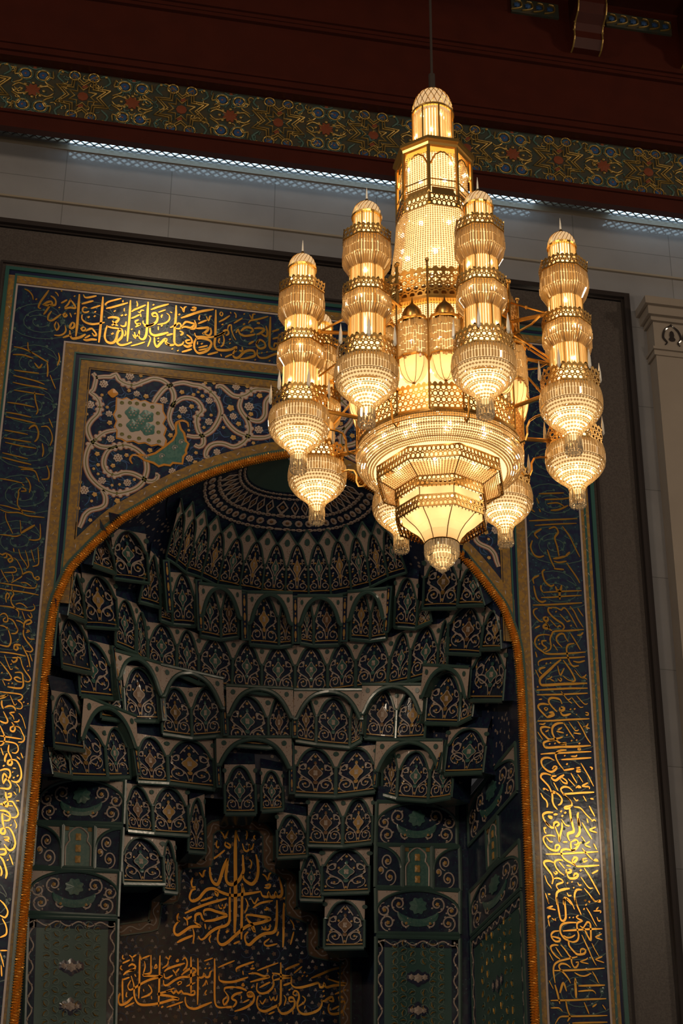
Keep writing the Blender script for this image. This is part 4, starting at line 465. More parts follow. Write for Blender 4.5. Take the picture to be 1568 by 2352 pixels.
def poly2d(mb, P, fn, h):
    """filled outline, fan from its centroid"""
    P = [np.array(p, float) for p in P]
    c = sum(P) / len(P)
    m = len(P)
    vs = [fn(c[0], c[1], h)] + [fn(p[0], p[1], h) for p in P] + [fn(p[0], p[1], 0) for p in P]
    fs = [(0, 1 + k, 1 + (k + 1) % m) for k in range(m)] + [(1 + k, 1 + m + k, 1 + m + (k + 1) % m, 1 + (k + 1) % m) for k in range(m)]
    mb.add(vs, fs)

def parse(txt):
    out = []
    for s in txt.split(';'):
        w, pts = s.split(':')
        out.append((int(w) / 1000, [np.array([float(a) / 1000 for a in p.split(',')]) for p in pts.split()]))
    return out

def wall_fn(Y):
    return lambda a, b, h: (a, Y - h, b)

def rect_frame(mb, x0, x1, z0, z1, w, Y, t, bottom=False):
    """three-sided (or four) flat border of width w inside the rectangle, proud of the wall by t"""
    mb.box((x0, Y - t, z0), (x0 + w, Y, z1))
    mb.box((x1 - w, Y - t, z0), (x1, Y, z1))
    mb.box((x0 + w, Y - t, z1 - w), (x1 - w, Y, z1))
    if bottom:
        mb.box((x0 + w, Y - t, z0), (x1 - w, Y, z0 + w))

# ------------------------------------------------------------------ the niche's shape
X0 = 3.25
AZ = [(0, 2.89), (9.9, 2.89), (10.384, 2.869), (10.605, 2.843), (10.837, 2.775), (11.062, 2.692), (11.266, 2.549), (11.44, 2.42), (11.74, 2.165), (11.96, 1.894), (12.221, 1.573), (12.408, 1.289), (12.589, .974), (12.733, .66), (12.86, .33), (12.95, 0.02), (20, 0.02)]
def arch_half(z):
    return float(np.interp(z, [q[0] for q in AZ], [q[1] for q in AZ]))
ARCH = [(-x, z) for z, x in AZ[2:-2]]
ARCH = [(-2.89, 4.0), (-2.89, 6.5), (-2.89, 8.2), (-2.89, 9.3), (-2.885, 9.95)] + ARCH
ARCH = smooth_path(ARCH, 0.05)
ARCH = [(X0 + p[0], p[1]) for p in ARCH if p[0] < -0.02] + [(X0, 12.955)] + [(X0 - p[0], p[1]) for p in reversed(ARCH) if p[0] < -0.02]
ARCH = [np.array(p) for p in ARCH]

def vault_pt(th, z, grow=0.0):
    a = max(0.03, arch_half(z) - 0.05)
    b = 3.0 * a / 2.84
    a += grow
    b += grow
    c, s = math.cos(th), math.sin(th)
    e = 2 / 2.5
    return (X0 + a * math.copysign(abs(c) ** e, c), b * abs(s) ** e, z)

# ================================================================== large structure
ZB = 4.0
FX0, FX1 = -0.655, 7.30                # outer edges of the tile surround
FZ = 15.38
# main wall: two sides and the top around the mihrab, marble outside the granite frame
GX0, GX1, GZ = -1.46, 8.01, 16.13
mb = MB()
mb.box((-3.5, 0, ZB), (GX0, 0.5, 17.56))
mb.box((GX1, 0, ZB), (12.5, 0.5, 17.56))
mb.box((GX0, 0, GZ), (GX1, 0.5, 17.56))
structure(mb, 'wall_back', 'marble')
mb = MB()
mb.box((-3.5, -0.035, 16.50), (12.5, 0.0, 16.53))
mb.box((-3.5, -0.02, 17.42), (12.5, 0.0, 17.50))
structure(mb, 'trim_1', 'marble_trim')
mb = MB()
mb.box((GX0 + .12, -0.01, ZB), (FX0, 0.5, GZ - .14))
mb.box((FX1, -0.01, ZB), (GX1 - .12, 0.5, GZ - .14))
mb.box((FX0, -0.01, FZ), (FX1, 0.5, GZ - .14))
structure(mb, 'trim_2', 'granite')
mb = MB()
for k, (w, t, o) in enumerate(((.05, .05, 0), (.045, .085, .05), (.03, .03, .095))):
    rect_frame(mb, GX0 + o, GX1 - o, ZB, GZ - o, w, 0.0, t)
rect_frame(mb, FX0 - .07, FX1 + .07, ZB, FZ + .07, .03, 0.0, .045)
structure(mb, 'trim_3', 'granite_trim')

# wall that carries the tiles, with the arched opening
OX0, OX1, OZ = 0.56, 5.975, 13.93       # the rectangle that holds the spandrels
mb = MB()
mb.box((FX0, -0.004, ZB), (0.36, 0.5, FZ))
mb.box((6.14, -0.004, ZB), (FX1, 0.5, FZ))
mb.box((0.36, -0.004, OZ), (6.14, 0.5, FZ))
structure(mb, 'wall_mihrab', 'navy_plain')

# niche walls below the vault
NX0, NX1 = 0.37, 6.12
RX0, RX1 = 1.54, 4.90
D1, D2, ZT = 2.5, 3.55, 9.45
mb = MB()
mb.box((NX0 - .3, 0.0, ZB), (NX0, D1, ZT))
structure(mb, 'wall_niche_left', 'navy')
mb = MB()
mb.box((NX1, 0.0, ZB), (NX1 + .3, D1, ZT))
structure(mb, 'wall_niche_right', 'navy')
mb = MB()
mb.box((NX0 - .3, D1, ZB), (RX0, D1 + .3, ZT))
mb.box((RX1, D1, ZB), (NX1 + .3, D1 + .3, ZT))
mb.box((RX0 - .2, D1 + .3, ZB), (RX0, D2, ZT))
mb.box((RX1, D1 + .3, ZB), (RX1 + .2, D2, ZT))
mb.box((RX0 - .2, D2, ZB), (RX1 + .2, D2 + .3, ZT + .3))
mb.box((RX0 - .2, 3.04, ZT + .1), (RX1 + .2, D2 + .3, ZT + .3))
structure(mb, 'wall_niche_back', 'navy')
# vault shell behind the muqarnas
mb = MB()
nz, nt_ = 40, 48
zs = [9.3 + (12.94 - 9.3) * (i / nz) ** 0.8 for i in range(nz + 1)]
vs = [vault_pt(PI * k / nt_, z, 0.06) for z in zs for k in range(nt_ + 1)]
fs = [(i * (nt_ + 1) + k, i * (nt_ + 1) + k + 1, (i + 1) * (nt_ + 1) + k + 1, (i + 1) * (nt_ + 1) + k) for i in range(nz) for k in range(nt_)]
mb.add(vs, fs)
structure(mb, 'ceiling_niche', 'shell_tile')

# cornice, frieze and timber ceiling
CX0, CX1 = -4.0, 13.0
mb = MB()
mb.box((CX0, -.50, 17.29), (CX1, -.40, 17.58))
mb.box((CX0, -.52, 17.29), (CX1, -.50, 17.33))
mb.box((CX0, -.53, 17.53), (CX1, -.50, 17.58))
mb.box((CX0, -.62, 18.43), (CX1, -.40, 18.50))
mb.box((CX0, -.66, 18.50), (CX1, -.40, 18.60))
mb.box((CX0, -.69, 18.60), (CX1, -.40, 18.66))
mb.box((CX0, -.62, 18.66), (CX1, -.40, 19.66))
mb.box((CX0, -.68, 19.60), (CX1, -.62, 19.66))
mb.box((CX0, -.74, 19.72), (CX1, -.40, 19.78))
mb.box((CX0, -.70, 19.66), (CX1, -.40, 20.9))
structure(mb, 'trim_4', 'wood')
mb = MB()
mb.box((CX0, -7.0, 20.9), (CX1, -.40, 21.1))
for x in (-2.2, 0.9, 4.0):
    mb.box((x, -7.0, 20.45), (x + .5, -.70, 20.9))
structure(mb, 'ceiling', 'wood_dark')

# ================================================================== painted frieze
fz = empty('painted_frieze', (3.5, -.45, 17.58))
tag(fz, 'long painted frieze of gilded eight-point stars under the red wooden cornice', 'frieze')
def world_child(mb, name, mat, root, smooth=False):
    """mesh is written in room coordinates; shift it under its thing"""
    L = root.location
    mb.v = [(p[0] - L[0], p[1] - L[1], p[2] - L[2]) for p in mb.v]
    return mb.build(name, mat, root, smooth)
mb = MB()
mb.box((CX0, -.46, 17.58), (CX1, -.40, 18.43))
world_child(mb, 'ground_board', 'frieze_base', fz)
fn = wall_fn(-.46)
g, bl, rd, gr = MB(), MB(), MB(), MB()
PER = 1.36
def star_pts(cx, cz, R, r, n, rot=0):
    return [np.array([cx + (R if k % 2 == 0 else r) * math.cos(rot + PI * k / n), cz + (R if k % 2 == 0 else r) * math.sin(rot + PI * k / n)]) for k in range(2 * n)]
def loop(mbx, pts, w, h):
    ribbon2d(mbx, list(pts) + [pts[0]], w, fn, h, 1.0)
def ring(mbx, c, r, w, h, n=14, ry=None):
    ry = ry or r
    loop(mbx, [np.array([c[0] + r * math.cos(2 * PI * k / n), c[1] + ry * math.sin(2 * PI * k / n)]) for k in range(n)], w, h)
zc = 18.005
for i in range(-3, 8):
    cx = 0.13 + i * PER
    for R, r in ((.40, .235), (.33, .19), (.20, .11)):
        loop(g, star_pts(cx, zc, R, r, 8, PI / 8), .022, .016)
    blob2d(rd, (cx, zc), .075, fn, .012, 8)
    for sx in (-1, 1):
        blob2d(rd, (cx + sx * .02, zc + sx * .17), .04, fn, .012, 8)
        for sz in (-1, 1):
            c = (cx + sx * .13, zc + sz * .345)
            ring(g, c, .075, .018, .014)
            blob2d(bl, c, .055, fn, .008, 10)
            blob2d(rd, c, .018, fn, .014, 6)
            c = (cx + PER / 2 + sx * .12, zc + sz * .27)
            ring(g, c, .085, .018, .014)
            ring(gr, c, .105, .014, .010)
            blob2d(bl, c, .06, fn, .008, 10)
            blob2d(rd, c, .018, fn, .014, 6)
            P = smooth_path([(cx + sx * .40, zc + sz * .08), (cx + sx * .52, zc + sz * .16), (cx + sx * .50, zc + sz * .26), (cx + sx * .42, zc + sz * .24), (cx + sx * .43, zc + sz * .36)], .04)
            ribbon2d(g, P, .022, fn, .014)
            P = smooth_path([(cx + sx * .27, zc + sz * .20), (cx + sx * .36, zc + sz * .30), (cx + sx * .30, zc + sz * .40), (cx + sx * .22, zc + sz * .37)], .04)
            ribbon2d(gr, P, .026, fn, .012)
            blob2d(g, (cx + sx * .30, zc + sz * .385), .022, fn, .016, 6)
            P = smooth_path([(cx + PER / 2 + sx * .06, zc + sz * .05), (cx + PER / 2 + sx * .2, zc + sz * .09), (cx + PER / 2 + sx * .28, zc + sz * .02)], .04)
            ribbon2d(g, P, .022, fn, .014)
    rf = random.Random(i * 31 + 5)
    for q in range(56):
        x_, z_ = cx + rf.uniform(-.5, .5) * PER, zc + rf.uniform(-.38, .38)
        a_, r_c = rf.random() * 2 * PI, rf.uniform(.025, .05)
        P = [np.array([x_ + r_c * math.cos(a_ + t_ * .55), z_ + r_c * math.sin(a_ + t_ * .55)]) for t_ in range(rf.randint(4, 9))]
        ribbon2d(g if q % 5 < 3 else gr, P, .014, fn, .010, .5)
    c = (cx + PER / 2, zc)
    blob2d(rd, c, .11, fn, .012, 12, 8, .3)
    for k in range(8):
        a = 2 * PI * k / 8
        blob2d(g, (c[0] + .15 * math.cos(a), c[1] + .12 * math.sin(a)), .022, fn, .016, 6)
    for sz in (-1, 1):
        blob2d(rd, (c[0], zc + sz * .385), .028, fn, .012, 6)
        P = smooth_path([(c[0] - .09, zc + sz * .40), (c[0], zc + sz * .36), (c[0] + .09, zc + sz * .40)], .03)
        ribbon2d(gr, P, .02, fn, .012)
for m_, nm, mt in ((g, 'gilded_relief', 'gold_paint'), (bl, 'blue_roundel', 'frieze_blue'), (rd, 'red_rosette', 'frieze_red'), (gr, 'green_scroll', 'frieze_green')):
    world_child(m_, nm, mt, fz)

# carved brackets and painted coffer edge above the cornice
def corbel(name, x, label):
    t = empty(name, (x, -.70, 19.85))
    tag(t, label, 'corbel', 'carved corbels over the cornice')
    prof = [(0.0, 0.0), (.10, .02), (.20, .14), (.20, .26), (.26, .36), (.40, .44), (.46, .60), (.46, .72), (.62, .86), (.80, 1.0), (0, 1.0)]
    b = MB()
    n = len(prof)
    vs = [(-.21, -p[0], p[1]) for p in prof] + [(.21, -p[0], p[1]) for p in prof]
    fs = [tuple(range(n)), tuple(reversed(range(n, 2 * n)))] + [(k, n + k, n + (k + 1) % n, (k + 1) % n) for k in range(n)]
    b.add(vs, fs)
    b.build('bracket_body', 'wood', t)
    for sx in (-1, 1):
        e = MB()
        P = smooth_path([(p[0], p[1]) for p in prof[:-1]], .05)
        e.tube([(sx * .215, -p[0] - .008, p[1]) for p in P], .012, 5)
        for p in (prof[3], prof[4], prof[7], prof[8]):
            e.sphere((sx * .22, -p[0] - .01, p[1]), .02, 6, 4)
        e.build('gilded_edge', 'gold_paint', t)
corbel('corbel_bracket', 7.36, 'carved red wooden corbel with gilded edges at top right of the cornice')
corbel('corbel_bracket.001', 9.08, 'carved red wooden corbel cut off by the right edge of the picture')
for (xa, xb, lab) in ((6.25, 6.98, 'painted floral strip along the ceiling edge left of the corbel'), (7.72, 8.75, 'painted floral strip along the ceiling edge between the two corbels')):
    e = empty('painted_ceiling_edge', ((xa + xb) / 2, -.70, 20.45))
    tag(e, lab, 'ceiling ornament')
    b = MB()
    b.box((xa, -.74, 20.45), (xb, -.70, 20.72))
    world_child(b, 'edge_board', 'frieze_base', e)
    fn2 = wall_fn(-.74)
    b, b2 = MB(), MB()
    k = 0
    x = xa + .08
    while x < xb - .05:
        blob2d(b2, (x, 20.585), .05, fn2, .02, 8, 6, .3)
        P = smooth_path([(x - .09, 20.49), (x - .02, 20.51), (x + .07, 20.56), (x + .06, 20.66), (x - .02, 20.67)], .03)
        ribbon2d(b, P, .022, fn2, .02)
        x += .17
    world_child(b, 'gilded_scroll', 'gold_paint', e)
    world_child(b2, 'blue_rosette', 'frieze_blue', e)

# ================================================================== lattice and the tubes behind it
gl = empty('ceiling_lattice', (3.5, -.25, 17.56))
tag(gl, 'grey diamond lattice slot between the marble wall and the wooden cornice', 'lattice grille')
b = MB()
s_ = .125
z0, z1 = 17.555, 17.575
x = -3.4
while x < 12.4:
    for sg in (1, -1):
        for kk in range(4):
            xa = x + (0 if sg == 1 else 0)
            ya, yb = -.125 * kk, -.125 * (kk + 1)
            xb = xa + sg * s_
            w = .012
            b.add([(xa - w, ya, z0), (xa + w, ya, z0), (xb + w, yb, z0), (xb - w, yb, z0), (xa - w, ya, z1), (xa + w, ya, z1), (xb + w, yb, z1), (xb - w, yb, z1)],
                  [(0, 1, 2, 3), (7, 6, 5, 4), (0, 4, 5, 1), (2, 6, 7, 3), (1, 5, 6, 2), (3, 7, 4, 0)])
    x += s_
world_child(b, 'lattice_bars', 'grille', gl)
for (xa, xb, lab) in ((0.02, 4.70, 'cool white tube lamp glowing through the lattice left of the chandelier'), (5.72, 6.72, 'short cool white tube lamp glowing through the lattice right of the chandelier'), (7.86, 10.5, 'cool white tube lamp glowing through the lattice at the right edge')):
    b = MB()
    b.box((xa, -.395, 17.60), (xb, 0.42, 17.62))
    t = b.build('tube_lamp', 'tube')
    tag(t, lab, 'lamp')
b = MB()
b.box((-3.5, -.39, 17.80), (12.5, 0.5, 17.84))
structure(b, 'ceiling_cove', 'marble_trim')

# ================================================================== pilaster at the right
pl = empty('marble_pilaster', (8.25, -.12, ZB))
tag(pl, 'cream marble pilaster with carved capital at the right edge of the wall', 'pilaster')
b = MB()
b.box((8.25, -.25, ZB), (9.6, 0, 15.0))
world_child(b, 'shaft', 'pilaster', pl)
b = MB()
b.box((8.22, -.27, 15.0), (9.7, 0, 15.08))
b.box((8.20, -.30, 15.08), (9.7, 0, 15.12))
b.box((8.24, -.26, 15.12), (9.7, 0, 15.55))
b.box((8.20, -.30, 15.55), (9.7, 0, 15.62))
b.box((8.15, -.35, 15.62), (9.7, 0, 15.76))
b.box((8.10, -.40, 15.76), (9.7, 0, 15.88))
world_child(b, 'capital', 'pilaster', pl)
fn = wall_fn(-.26)
b = MB()
for cx in (8.50, 8.80, 9.10):
    for sx in (-1, 1):
        P = smooth_path([(cx + sx * .02, 15.50), (cx + sx * .10, 15.42), (cx + sx * .13, 15.30), (cx + sx * .08, 15.22), (cx + sx * .11, 15.18)], .02)
        ribbon2d(b, P, .03, fn, .012)
    blob2d(b, (cx, 15.35), .035, fn, .012, 8, ry=.07)
    blob2d(b, (cx, 15.28), .05, fn, .012, 8, ry=.035)
    blob2d(b, (cx, 15.51), .02, fn, .012, 6)
world_child(b, 'carved_flower', 'granite_trim', pl)

# ================================================================== tile surround with the great inscription
sur = empty('inscription_surround', (3.3, 0, ZB))
tag(sur, 'tall navy tile band of gold Arabic lettering framing the mihrab arch', 'tile surround')
YS = -0.004
WX0, WX1, WZ1 = 0.19, 6.343, 14.315     # inner white line
VX0, VX1, VZ1 = -.475, 7.075, 15.10     # outer white line
b = MB()
b.box((VX0, YS - .006, ZB), (WX0, YS, VZ1)); b.box((WX1, YS - .006, ZB), (VX1, YS, VZ1)); b.box((WX0, YS - .006, WZ1), (WX1, YS, VZ1))
world_child(b, 'navy_field', 'navy', sur)
b = MB()
rect_frame(b, VX0 - .022, VX1 + .022, ZB, VZ1 + .022, .024, YS, .014)
rect_frame(b, WX0 - .002, WX1 + .002, ZB, WZ1 + .002, .024, YS, .014)
world_child(b, 'white_line', 'white_line', sur)
b = MB()
rect_frame(b, VX0 - .135, VX1 + .135, ZB, VZ1 + .15, .115, YS, .010)
rect_frame(b, WX0 + .02, WX1 - .02, ZB, WZ1 - .02, .125, YS, .010)
world_child(b, 'gold_border', 'gold_tile', sur)
b = MB()
rect_frame(b, FX0, FX1, ZB, FZ, .05, YS, .022)
rect_frame(b, FX0 + .13, FX1 - .13, ZB, FZ - .10, .03, YS, .012)
rect_frame(b, WX0 + .145, WX1 - .145, ZB, WZ1 - .145, .022, YS, .014)
world_child(b, 'teal_line', 'teal', sur)
b = MB()
fn = wall_fn(YS - .010)
def leaf_marks(mbx, xa, xb, za, zb, step, size, horiz):
    n = int(abs((xb - xa) if horiz else (zb - za)) / step)
    for k in range(n):
        t = (k + .5) / n
        c = (xa + (xb - xa) * t, za + (zb - za) * t)
        sg = 1 if k % 2 else -1
        ang = (PI / 2 if not horiz else 0) + sg * .5
        d = np.array([math.cos(ang), math.sin(ang)]) * size
        p = np.array(c)
        ribbon2d(mbx, [p - d, p, p + d], size * .35, fn, .004, .3)
for x in (WX0 + .083, WX1 - .083):
    leaf_marks(b, x, x, 5.2, 14.2, .17, .022, False)
for x in (VX0 - .078, VX1 + .078):
    leaf_marks(b, x, x, 5.2, 15.0, .17, .022, False)
leaf_marks(b, WX0, WX1, WZ1 - .083, WZ1 - .083, .17, .022, True)
leaf_marks(b, VX0, VX1, VZ1 + .085, VZ1 + .085, .17, .022, True)
world_child(b, 'leaf_marks', 'white_line', sur)
def letters(keys, Y, root, name='lettering', w_k=1.0):
    fnl = wall_fn(Y)
    b = MB()
    for key in keys:
        for w, P in parse(TRACE[key]):
            if len(P) == 1:
                poly2d(b, [P[0] + np.array(d) * w * .62 for d in ((-.2, -1), (1, .2), (.2, 1), (-1, -.2))], fnl, .010)
            else:
                ribbon2d(b, smooth_path(P, .018), w * w_k, fnl, .008, .55, PI * .62, ridge=False)
    return world_child(b, name, 'letter', root)
letters(['top'], YS - .006, sur, 'top_lettering', 1.3)
letters(['right'], YS - .006, sur, 'right_lettering', 1.2)
letters(['left'], YS - .006, sur, 'left_lettering', 1.25)
# fine turquoise scrolls behind the letters
b = MB()
fn = wall_fn(YS - .006)
def scrolls(xa, xb, za, zb, horiz):
    L = (xb - xa) if horiz else (zb - za)
    n = int(L / .62)
    for k in range(n):
        t = (k + .5) / n
        c = np.array([xa + (xb - xa) * t if horiz else (xa + xb) / 2, za + (zb - za) * t if not horiz else (za + zb) / 2])
        for R, ph in ((.27, 0), (.17, 1.5), (.09, 3)):
            P = [c + np.array([R * (1 + .06 * q) * math.cos(ph + q * .42), R * math.sin(ph + q * .42)]) for q in range(15)]
            ribbon2d(b, P, .011, fn, .003, 1.0, ridge=False)
            for q in range(0, 15, 3):
                blob2d(b, P[q] + np.array([.02, .01]), .02, fn, .003, 5)
scrolls(VX0 + .05, WX0 - .05, 5.3, 14.9, False)
scrolls(WX1 + .05, VX1 - .05, 5.3, 14.9, False)
scrolls(WX0, WX1, WZ1 + .05, VZ1 - .05, True)
world_child(b, 'turquoise_scrolls', 'teal_dark', sur)

# ================================================================== spandrels, arch border and rope
def arch_offset(d):
    out = []
    n = len(ARCH)
    for i in range(n):
        t = ARCH[min(n - 1, i + 1)] - ARCH[max(0, i - 1)]
        t = t / np.linalg.norm(t)
        out.append(ARCH[i] + np.array([-t[1], t[0]]) * d)
    return out
def arch_band(mbx, d0, d1, Y, t):
    """only the curve above the springing, clipped to the spandrel rectangle"""
    A, B_ = arch_offset(d0), arch_offset(d1)
    vs, fs = [], []
    for a, c in zip(A, B_):
        vs += [(a[0], Y, a[1]), (a[0], Y - t, a[1]), (c[0], Y - t, c[1]), (c[0], Y, c[1])]
    for i in range(len(A) - 1):
        for k in range(3):
            fs.append((i * 4 + k, i * 4 + k + 1, i * 4 + 5 + k, i * 4 + 4 + k))
    mbx.add(vs, fs)

ab = empty('arch_border', (X0, 0, 9.0))
tag(ab, 'gold and teal tile border following the pointed arch of the mihrab', 'tile border')
b = MB()
arch_band(b, .075, .115, 0.0, .030)
world_child(b, 'teal_line', 'teal_dark', ab)
b = MB()
zmin = 10.75
A, B_ = arch_offset(.115), arch_offset(.245)
idx = [i for i in range(len(ARCH)) if A[i][1] > zmin - .35]
def clampx(p):
    return (min(max(p[0], OX0 - .16), OX1 + .16), min(p[1], OZ))
vs, fs = [], []
for i in idx:
    for p, y in ((A[i], 0.0), (A[i], -.018), (B_[i], -.018), (B_[i], 0.0)):
        q = clampx(p)
        vs.append((q[0], y, q[1]))
for i in range(len(idx) - 1):
    for k in range(3):
        fs.append((i * 4 + k, i * 4 + k + 1, i * 4 + 5 + k, i * 4 + 4 + k))
b.add(vs, fs)
world_child(b, 'gold_band', 'gold_tile', ab)
b = MB()
arch_band(b, .010, .035, 0.01, .010)
world_child(b, 'dark_line', 'navy_plain', ab)
b = MB()
fn = wall_fn(-.018)
Cm = arch_offset(.18)
acc = 0
k = 0
for i in idx[1:]:
    acc += np.linalg.norm(Cm[i] - Cm[i - 1])
    if acc > .16:
        acc = 0
        k += 1
        t = Cm[i] - Cm[i - 1]
        ang = math.atan2(t[1], t[0]) + (.6 if k % 2 else -.6)
        d = np.array([math.cos(ang), math.sin(ang)]) * .03
        if OX0 - .05 < Cm[i][0] < OX1 + .05:
            ribbon2d(b, [Cm[i] - d, Cm[i], Cm[i] + d], .014, fn, .004, .3)
world_child(b, 'leaf_marks', 'white_line', ab)

def mirror(P):
    return [np.array([2 * 3.266 - p[0], p[1]]) for p in P]

def spandrel(name, side, label):
    t = empty(name, (1.2 if side == 0 else 5.3, 0, 12.0))
    tag(t, label, 'spandrel panel', 'arabesque spandrels over the arch')
    mir = (lambda P: P) if side == 0 else mirror
    Bq = arch_offset(.24)
    half = [p for p in Bq if (p[0] <= X0 if side == 0 else p[0] >= X0) and p[1] > 10.6]
    b = MB()
    vs, fs = [], []
    xe = OX0 if side == 0 else OX1
    for p in half:
        q = (max(p[0], OX0) if side == 0 else min(p[0], OX1), min(p[1], OZ))
        vs += [(q[0], -.004, q[1]), (q[0], -.004, OZ)]
    for i in range(len(half) - 1):
        fs.append((i * 2, i * 2 + 1, i * 2 + 3, i * 2 + 2))
    b.add(vs, fs)
    world_child(b, 'navy_field', 'navy', t)
    # gold border of the rectangle, one half each
    b, b2, b3, b4 = MB(), MB(), MB(), MB()
    def L(mbx, o, w, tt):
        if side == 0:
            mbx.box((OX0 - o - w, -tt, 10.6 if mbx is b else 9.9), (OX0 - o, 0, OZ + o + w))
            mbx.box((OX0 - o, -tt, OZ + o), (X0, 0, OZ + o + w))
        else:
            mbx.box((OX1 + o, -tt, 10.6 if mbx is b else 9.9), (OX1 + o + w, 0, OZ + o + w))
            mbx.box((X0, -tt, OZ + o), (OX1 + o, 0, OZ + o + w))
    L(b, .0, .015, .016)
    L(b, .025, .105, .014)
    L(b3, .135, .02, .020)
    L(b4, .155, .05, .008)
    world_child(b, 'gold_border', 'gold_tile', t)
    world_child(b3, 'teal_line', 'teal', t)
    world_child(b4, 'navy_line', 'navy_plain', t)
    fn = wall_fn(-.004)
    fnv = wall_fn(-.005)
    r_, v_, c_ = MB(), MB(), MB()
    for w, P in parse(TRACE['vine']):
        P = smooth_path(mir(P), .035)
        ribbon2d(r_, P, w * 1.35, fn, .004, .8, ridge=False)
        ribbon2d(v_, P, w, fn, .008, .8, ridge=False)
        ribbon2d(c_, P, w * .2, fn, .0095, .5, ridge=False)
    # leafy swellings along the vines
    for w, P in parse(TRACE['vine']):
        Q = smooth_path(mir(P), .035)
        for i in range(14, len(Q) - 8, 26):
            d = Q[i + 1] - Q[i - 1]
            d = d / np.linalg.norm(d)
            nn = np.array([-d[1], d[0]])
            for sg in (1, -1):
                for q in range(4):
                    p = Q[i + q * 2 - 3] + nn * sg * w * .55
                    blob2d(v_, p, w * (.42 - .04 * q), fn, .007, 7)
                    blob2d(r_, p, w * (.58 - .04 * q), fn, .0035, 7)
                p = Q[i] + nn * sg * w * .2
                blob2d(c_, p, w * .22, fn, .0095, 6)
    world_child(r_, 'vine_outline', 'vine_rim', t)
    world_child(v_, 'vine', 'white_tile', t)
    world_child(c_, 'vine_vein', 'vine_core', t)
    # medallion
    P = mir(parse(TRACE['medal'])[0][1])
    c0 = sum(P) / len(P)
    b = MB()
    poly2d(b, [c0 + (p - c0) * 1.06 for p in P], fn, .006)
    md = world_child(b, 'medallion', 'orange_tile', t)
    def sub(mbx, name, mat):
        Lc = t.location
        mbx.v = [(p[0] - Lc[0], p[1] - Lc[1], p[2] - Lc[2]) for p in mbx.v]
        return mbx.build(name, mat, md)
    b = MB()
    poly2d(b, P, fn, .011)
    sub(b, 'medallion_field', 'white_tile')
    b = MB()
    n = len(P)
    for i in range(0, n, 2):
        blob2d(b, c0 + (P[i] - c0) * .80, .028, fn, .015, 7)
    sub(b, 'medallion_leaves', 'vine_core')
    b, b2 = MB(), MB()
    for w, P in parse(TRACE['quatre']):
        P = mir(P)
        blob2d(b, P[0], w * .98, fn, .016, 10, 5, .18)
        for q in range(6):
            a = q * PI / 3
            blob2d(b2, P[0] + np.array([math.cos(a), math.sin(a)]) * w * .4, w * .13, fn, .021, 5)
        blob2d(b2, P[0], w * .14, fn, .021, 5)
    sub(b, 'turquoise_quatrefoil', 'turquoise')
    sub(b2, 'quatrefoil_petals', 'pink_tile')
    # half-palmette leaf
    P = mir(parse(TRACE['leaf'])[0][1])
    c0 = sum(P) / len(P)
    b = MB()
    m_ = len(P)
    # the leaf is concave: strip it between its two long edges
    lo = P[:m_ // 2 + 1]
    hi = [P[0]] + list(reversed(P[m_ // 2:]))
    def resample(Q, n):
        Q = [np.array(q) for q in Q]
        d = np.concatenate([[0], np.cumsum([np.linalg.norm(Q[i + 1] - Q[i]) for i in range(len(Q) - 1)])])
        return [np.array([np.interp(s, d, [q[0] for q in Q]), np.interp(s, d, [q[1] for q in Q])]) for s in np.linspace(0, d[-1], n)]
    U, V_ = resample(lo, 24), resample(hi, 24)
    vs = []
    for a, c in zip(U, V_):
        vs += [fn(a[0], a[1], .009), fn(c[0], c[1], .009)]
    b.add(vs, [(i * 2, i * 2 + 1, i * 2 + 3, i * 2 + 2) for i in range(23)])
    lf = world_child(b, 'palmette_leaf', 'turquoise', t)
    b = MB()
    ribbon2d(b, list(P) + [P[0]], .030, fn, .012, 1.0, ridge=False)
    for w, Q in parse(TRACE['leafcurl']):
        ribbon2d(b, smooth_path(mir(Q), .03), w, fn, .010, .5)
    Lc = t.location
    b.v = [(p[0] - Lc[0], p[1] - Lc[1], p[2] - Lc[2]) for p in b.v]
    b.build('leaf_outline', 'orange_tile', lf)
    b = MB()
    mid = [(a + c) / 2 for a, c in zip(U, V_)]
    for i in range(3, 22, 5):
        ring_pts = [mid[i] + .035 * np.array([math.cos(q * PI / 4), math.sin(q * PI / 4)]) for q in range(7)]
        ribbon2d(b, ring_pts, .012, fn, .012, .7)
        blob2d(b, mid[i], .016, fn, .012, 6)
    b.v = [(p[0] - Lc[0], p[1] - Lc[1], p[2] - Lc[2]) for p in b.v]
    b.build('leaf_flowers', 'white_line', lf)
    b = MB()
    for w, P in parse(TRACE['goldblob']):
        blob2d(b, mir(P)[0], w * .95, fn, .010, 10, 4, .2, PI / 4)
    world_child(b, 'gold_boss', 'orange_tile', t)
    b, b2 = MB(), MB()
    for w, P in parse(TRACE['wflower']):
        p = mir(P)[0]
        if side == 1 and p[0] < X0 + .1:
            continue
        blob2d(b, p, w * .98, fn, .007, 10, 7, .22, .3)
        for q in range(6):
            a = q * PI / 3
            blob2d(b2, p + np.array([math.cos(a), math.sin(a)]) * w * .5, w * .14, fn, .0105, 5)
        blob2d(b2, p, w * .17, fn, .0105, 5)
    world_child(b, 'white_rosettes', 'white_tile', t)
    world_child(b2, 'rosette_dots', 'brown_tile', t)
    b = MB()
    for w, P in parse(TRACE['yflower']):
        blob2d(b, mir(P)[0], w, fn, .007, 8, 5, .25, .2)
    world_child(b, 'ochre_flowers', 'yellow_tile', t)
    # thin blue tendrils
    rnd = random.Random(side + 3)
    b = MB()
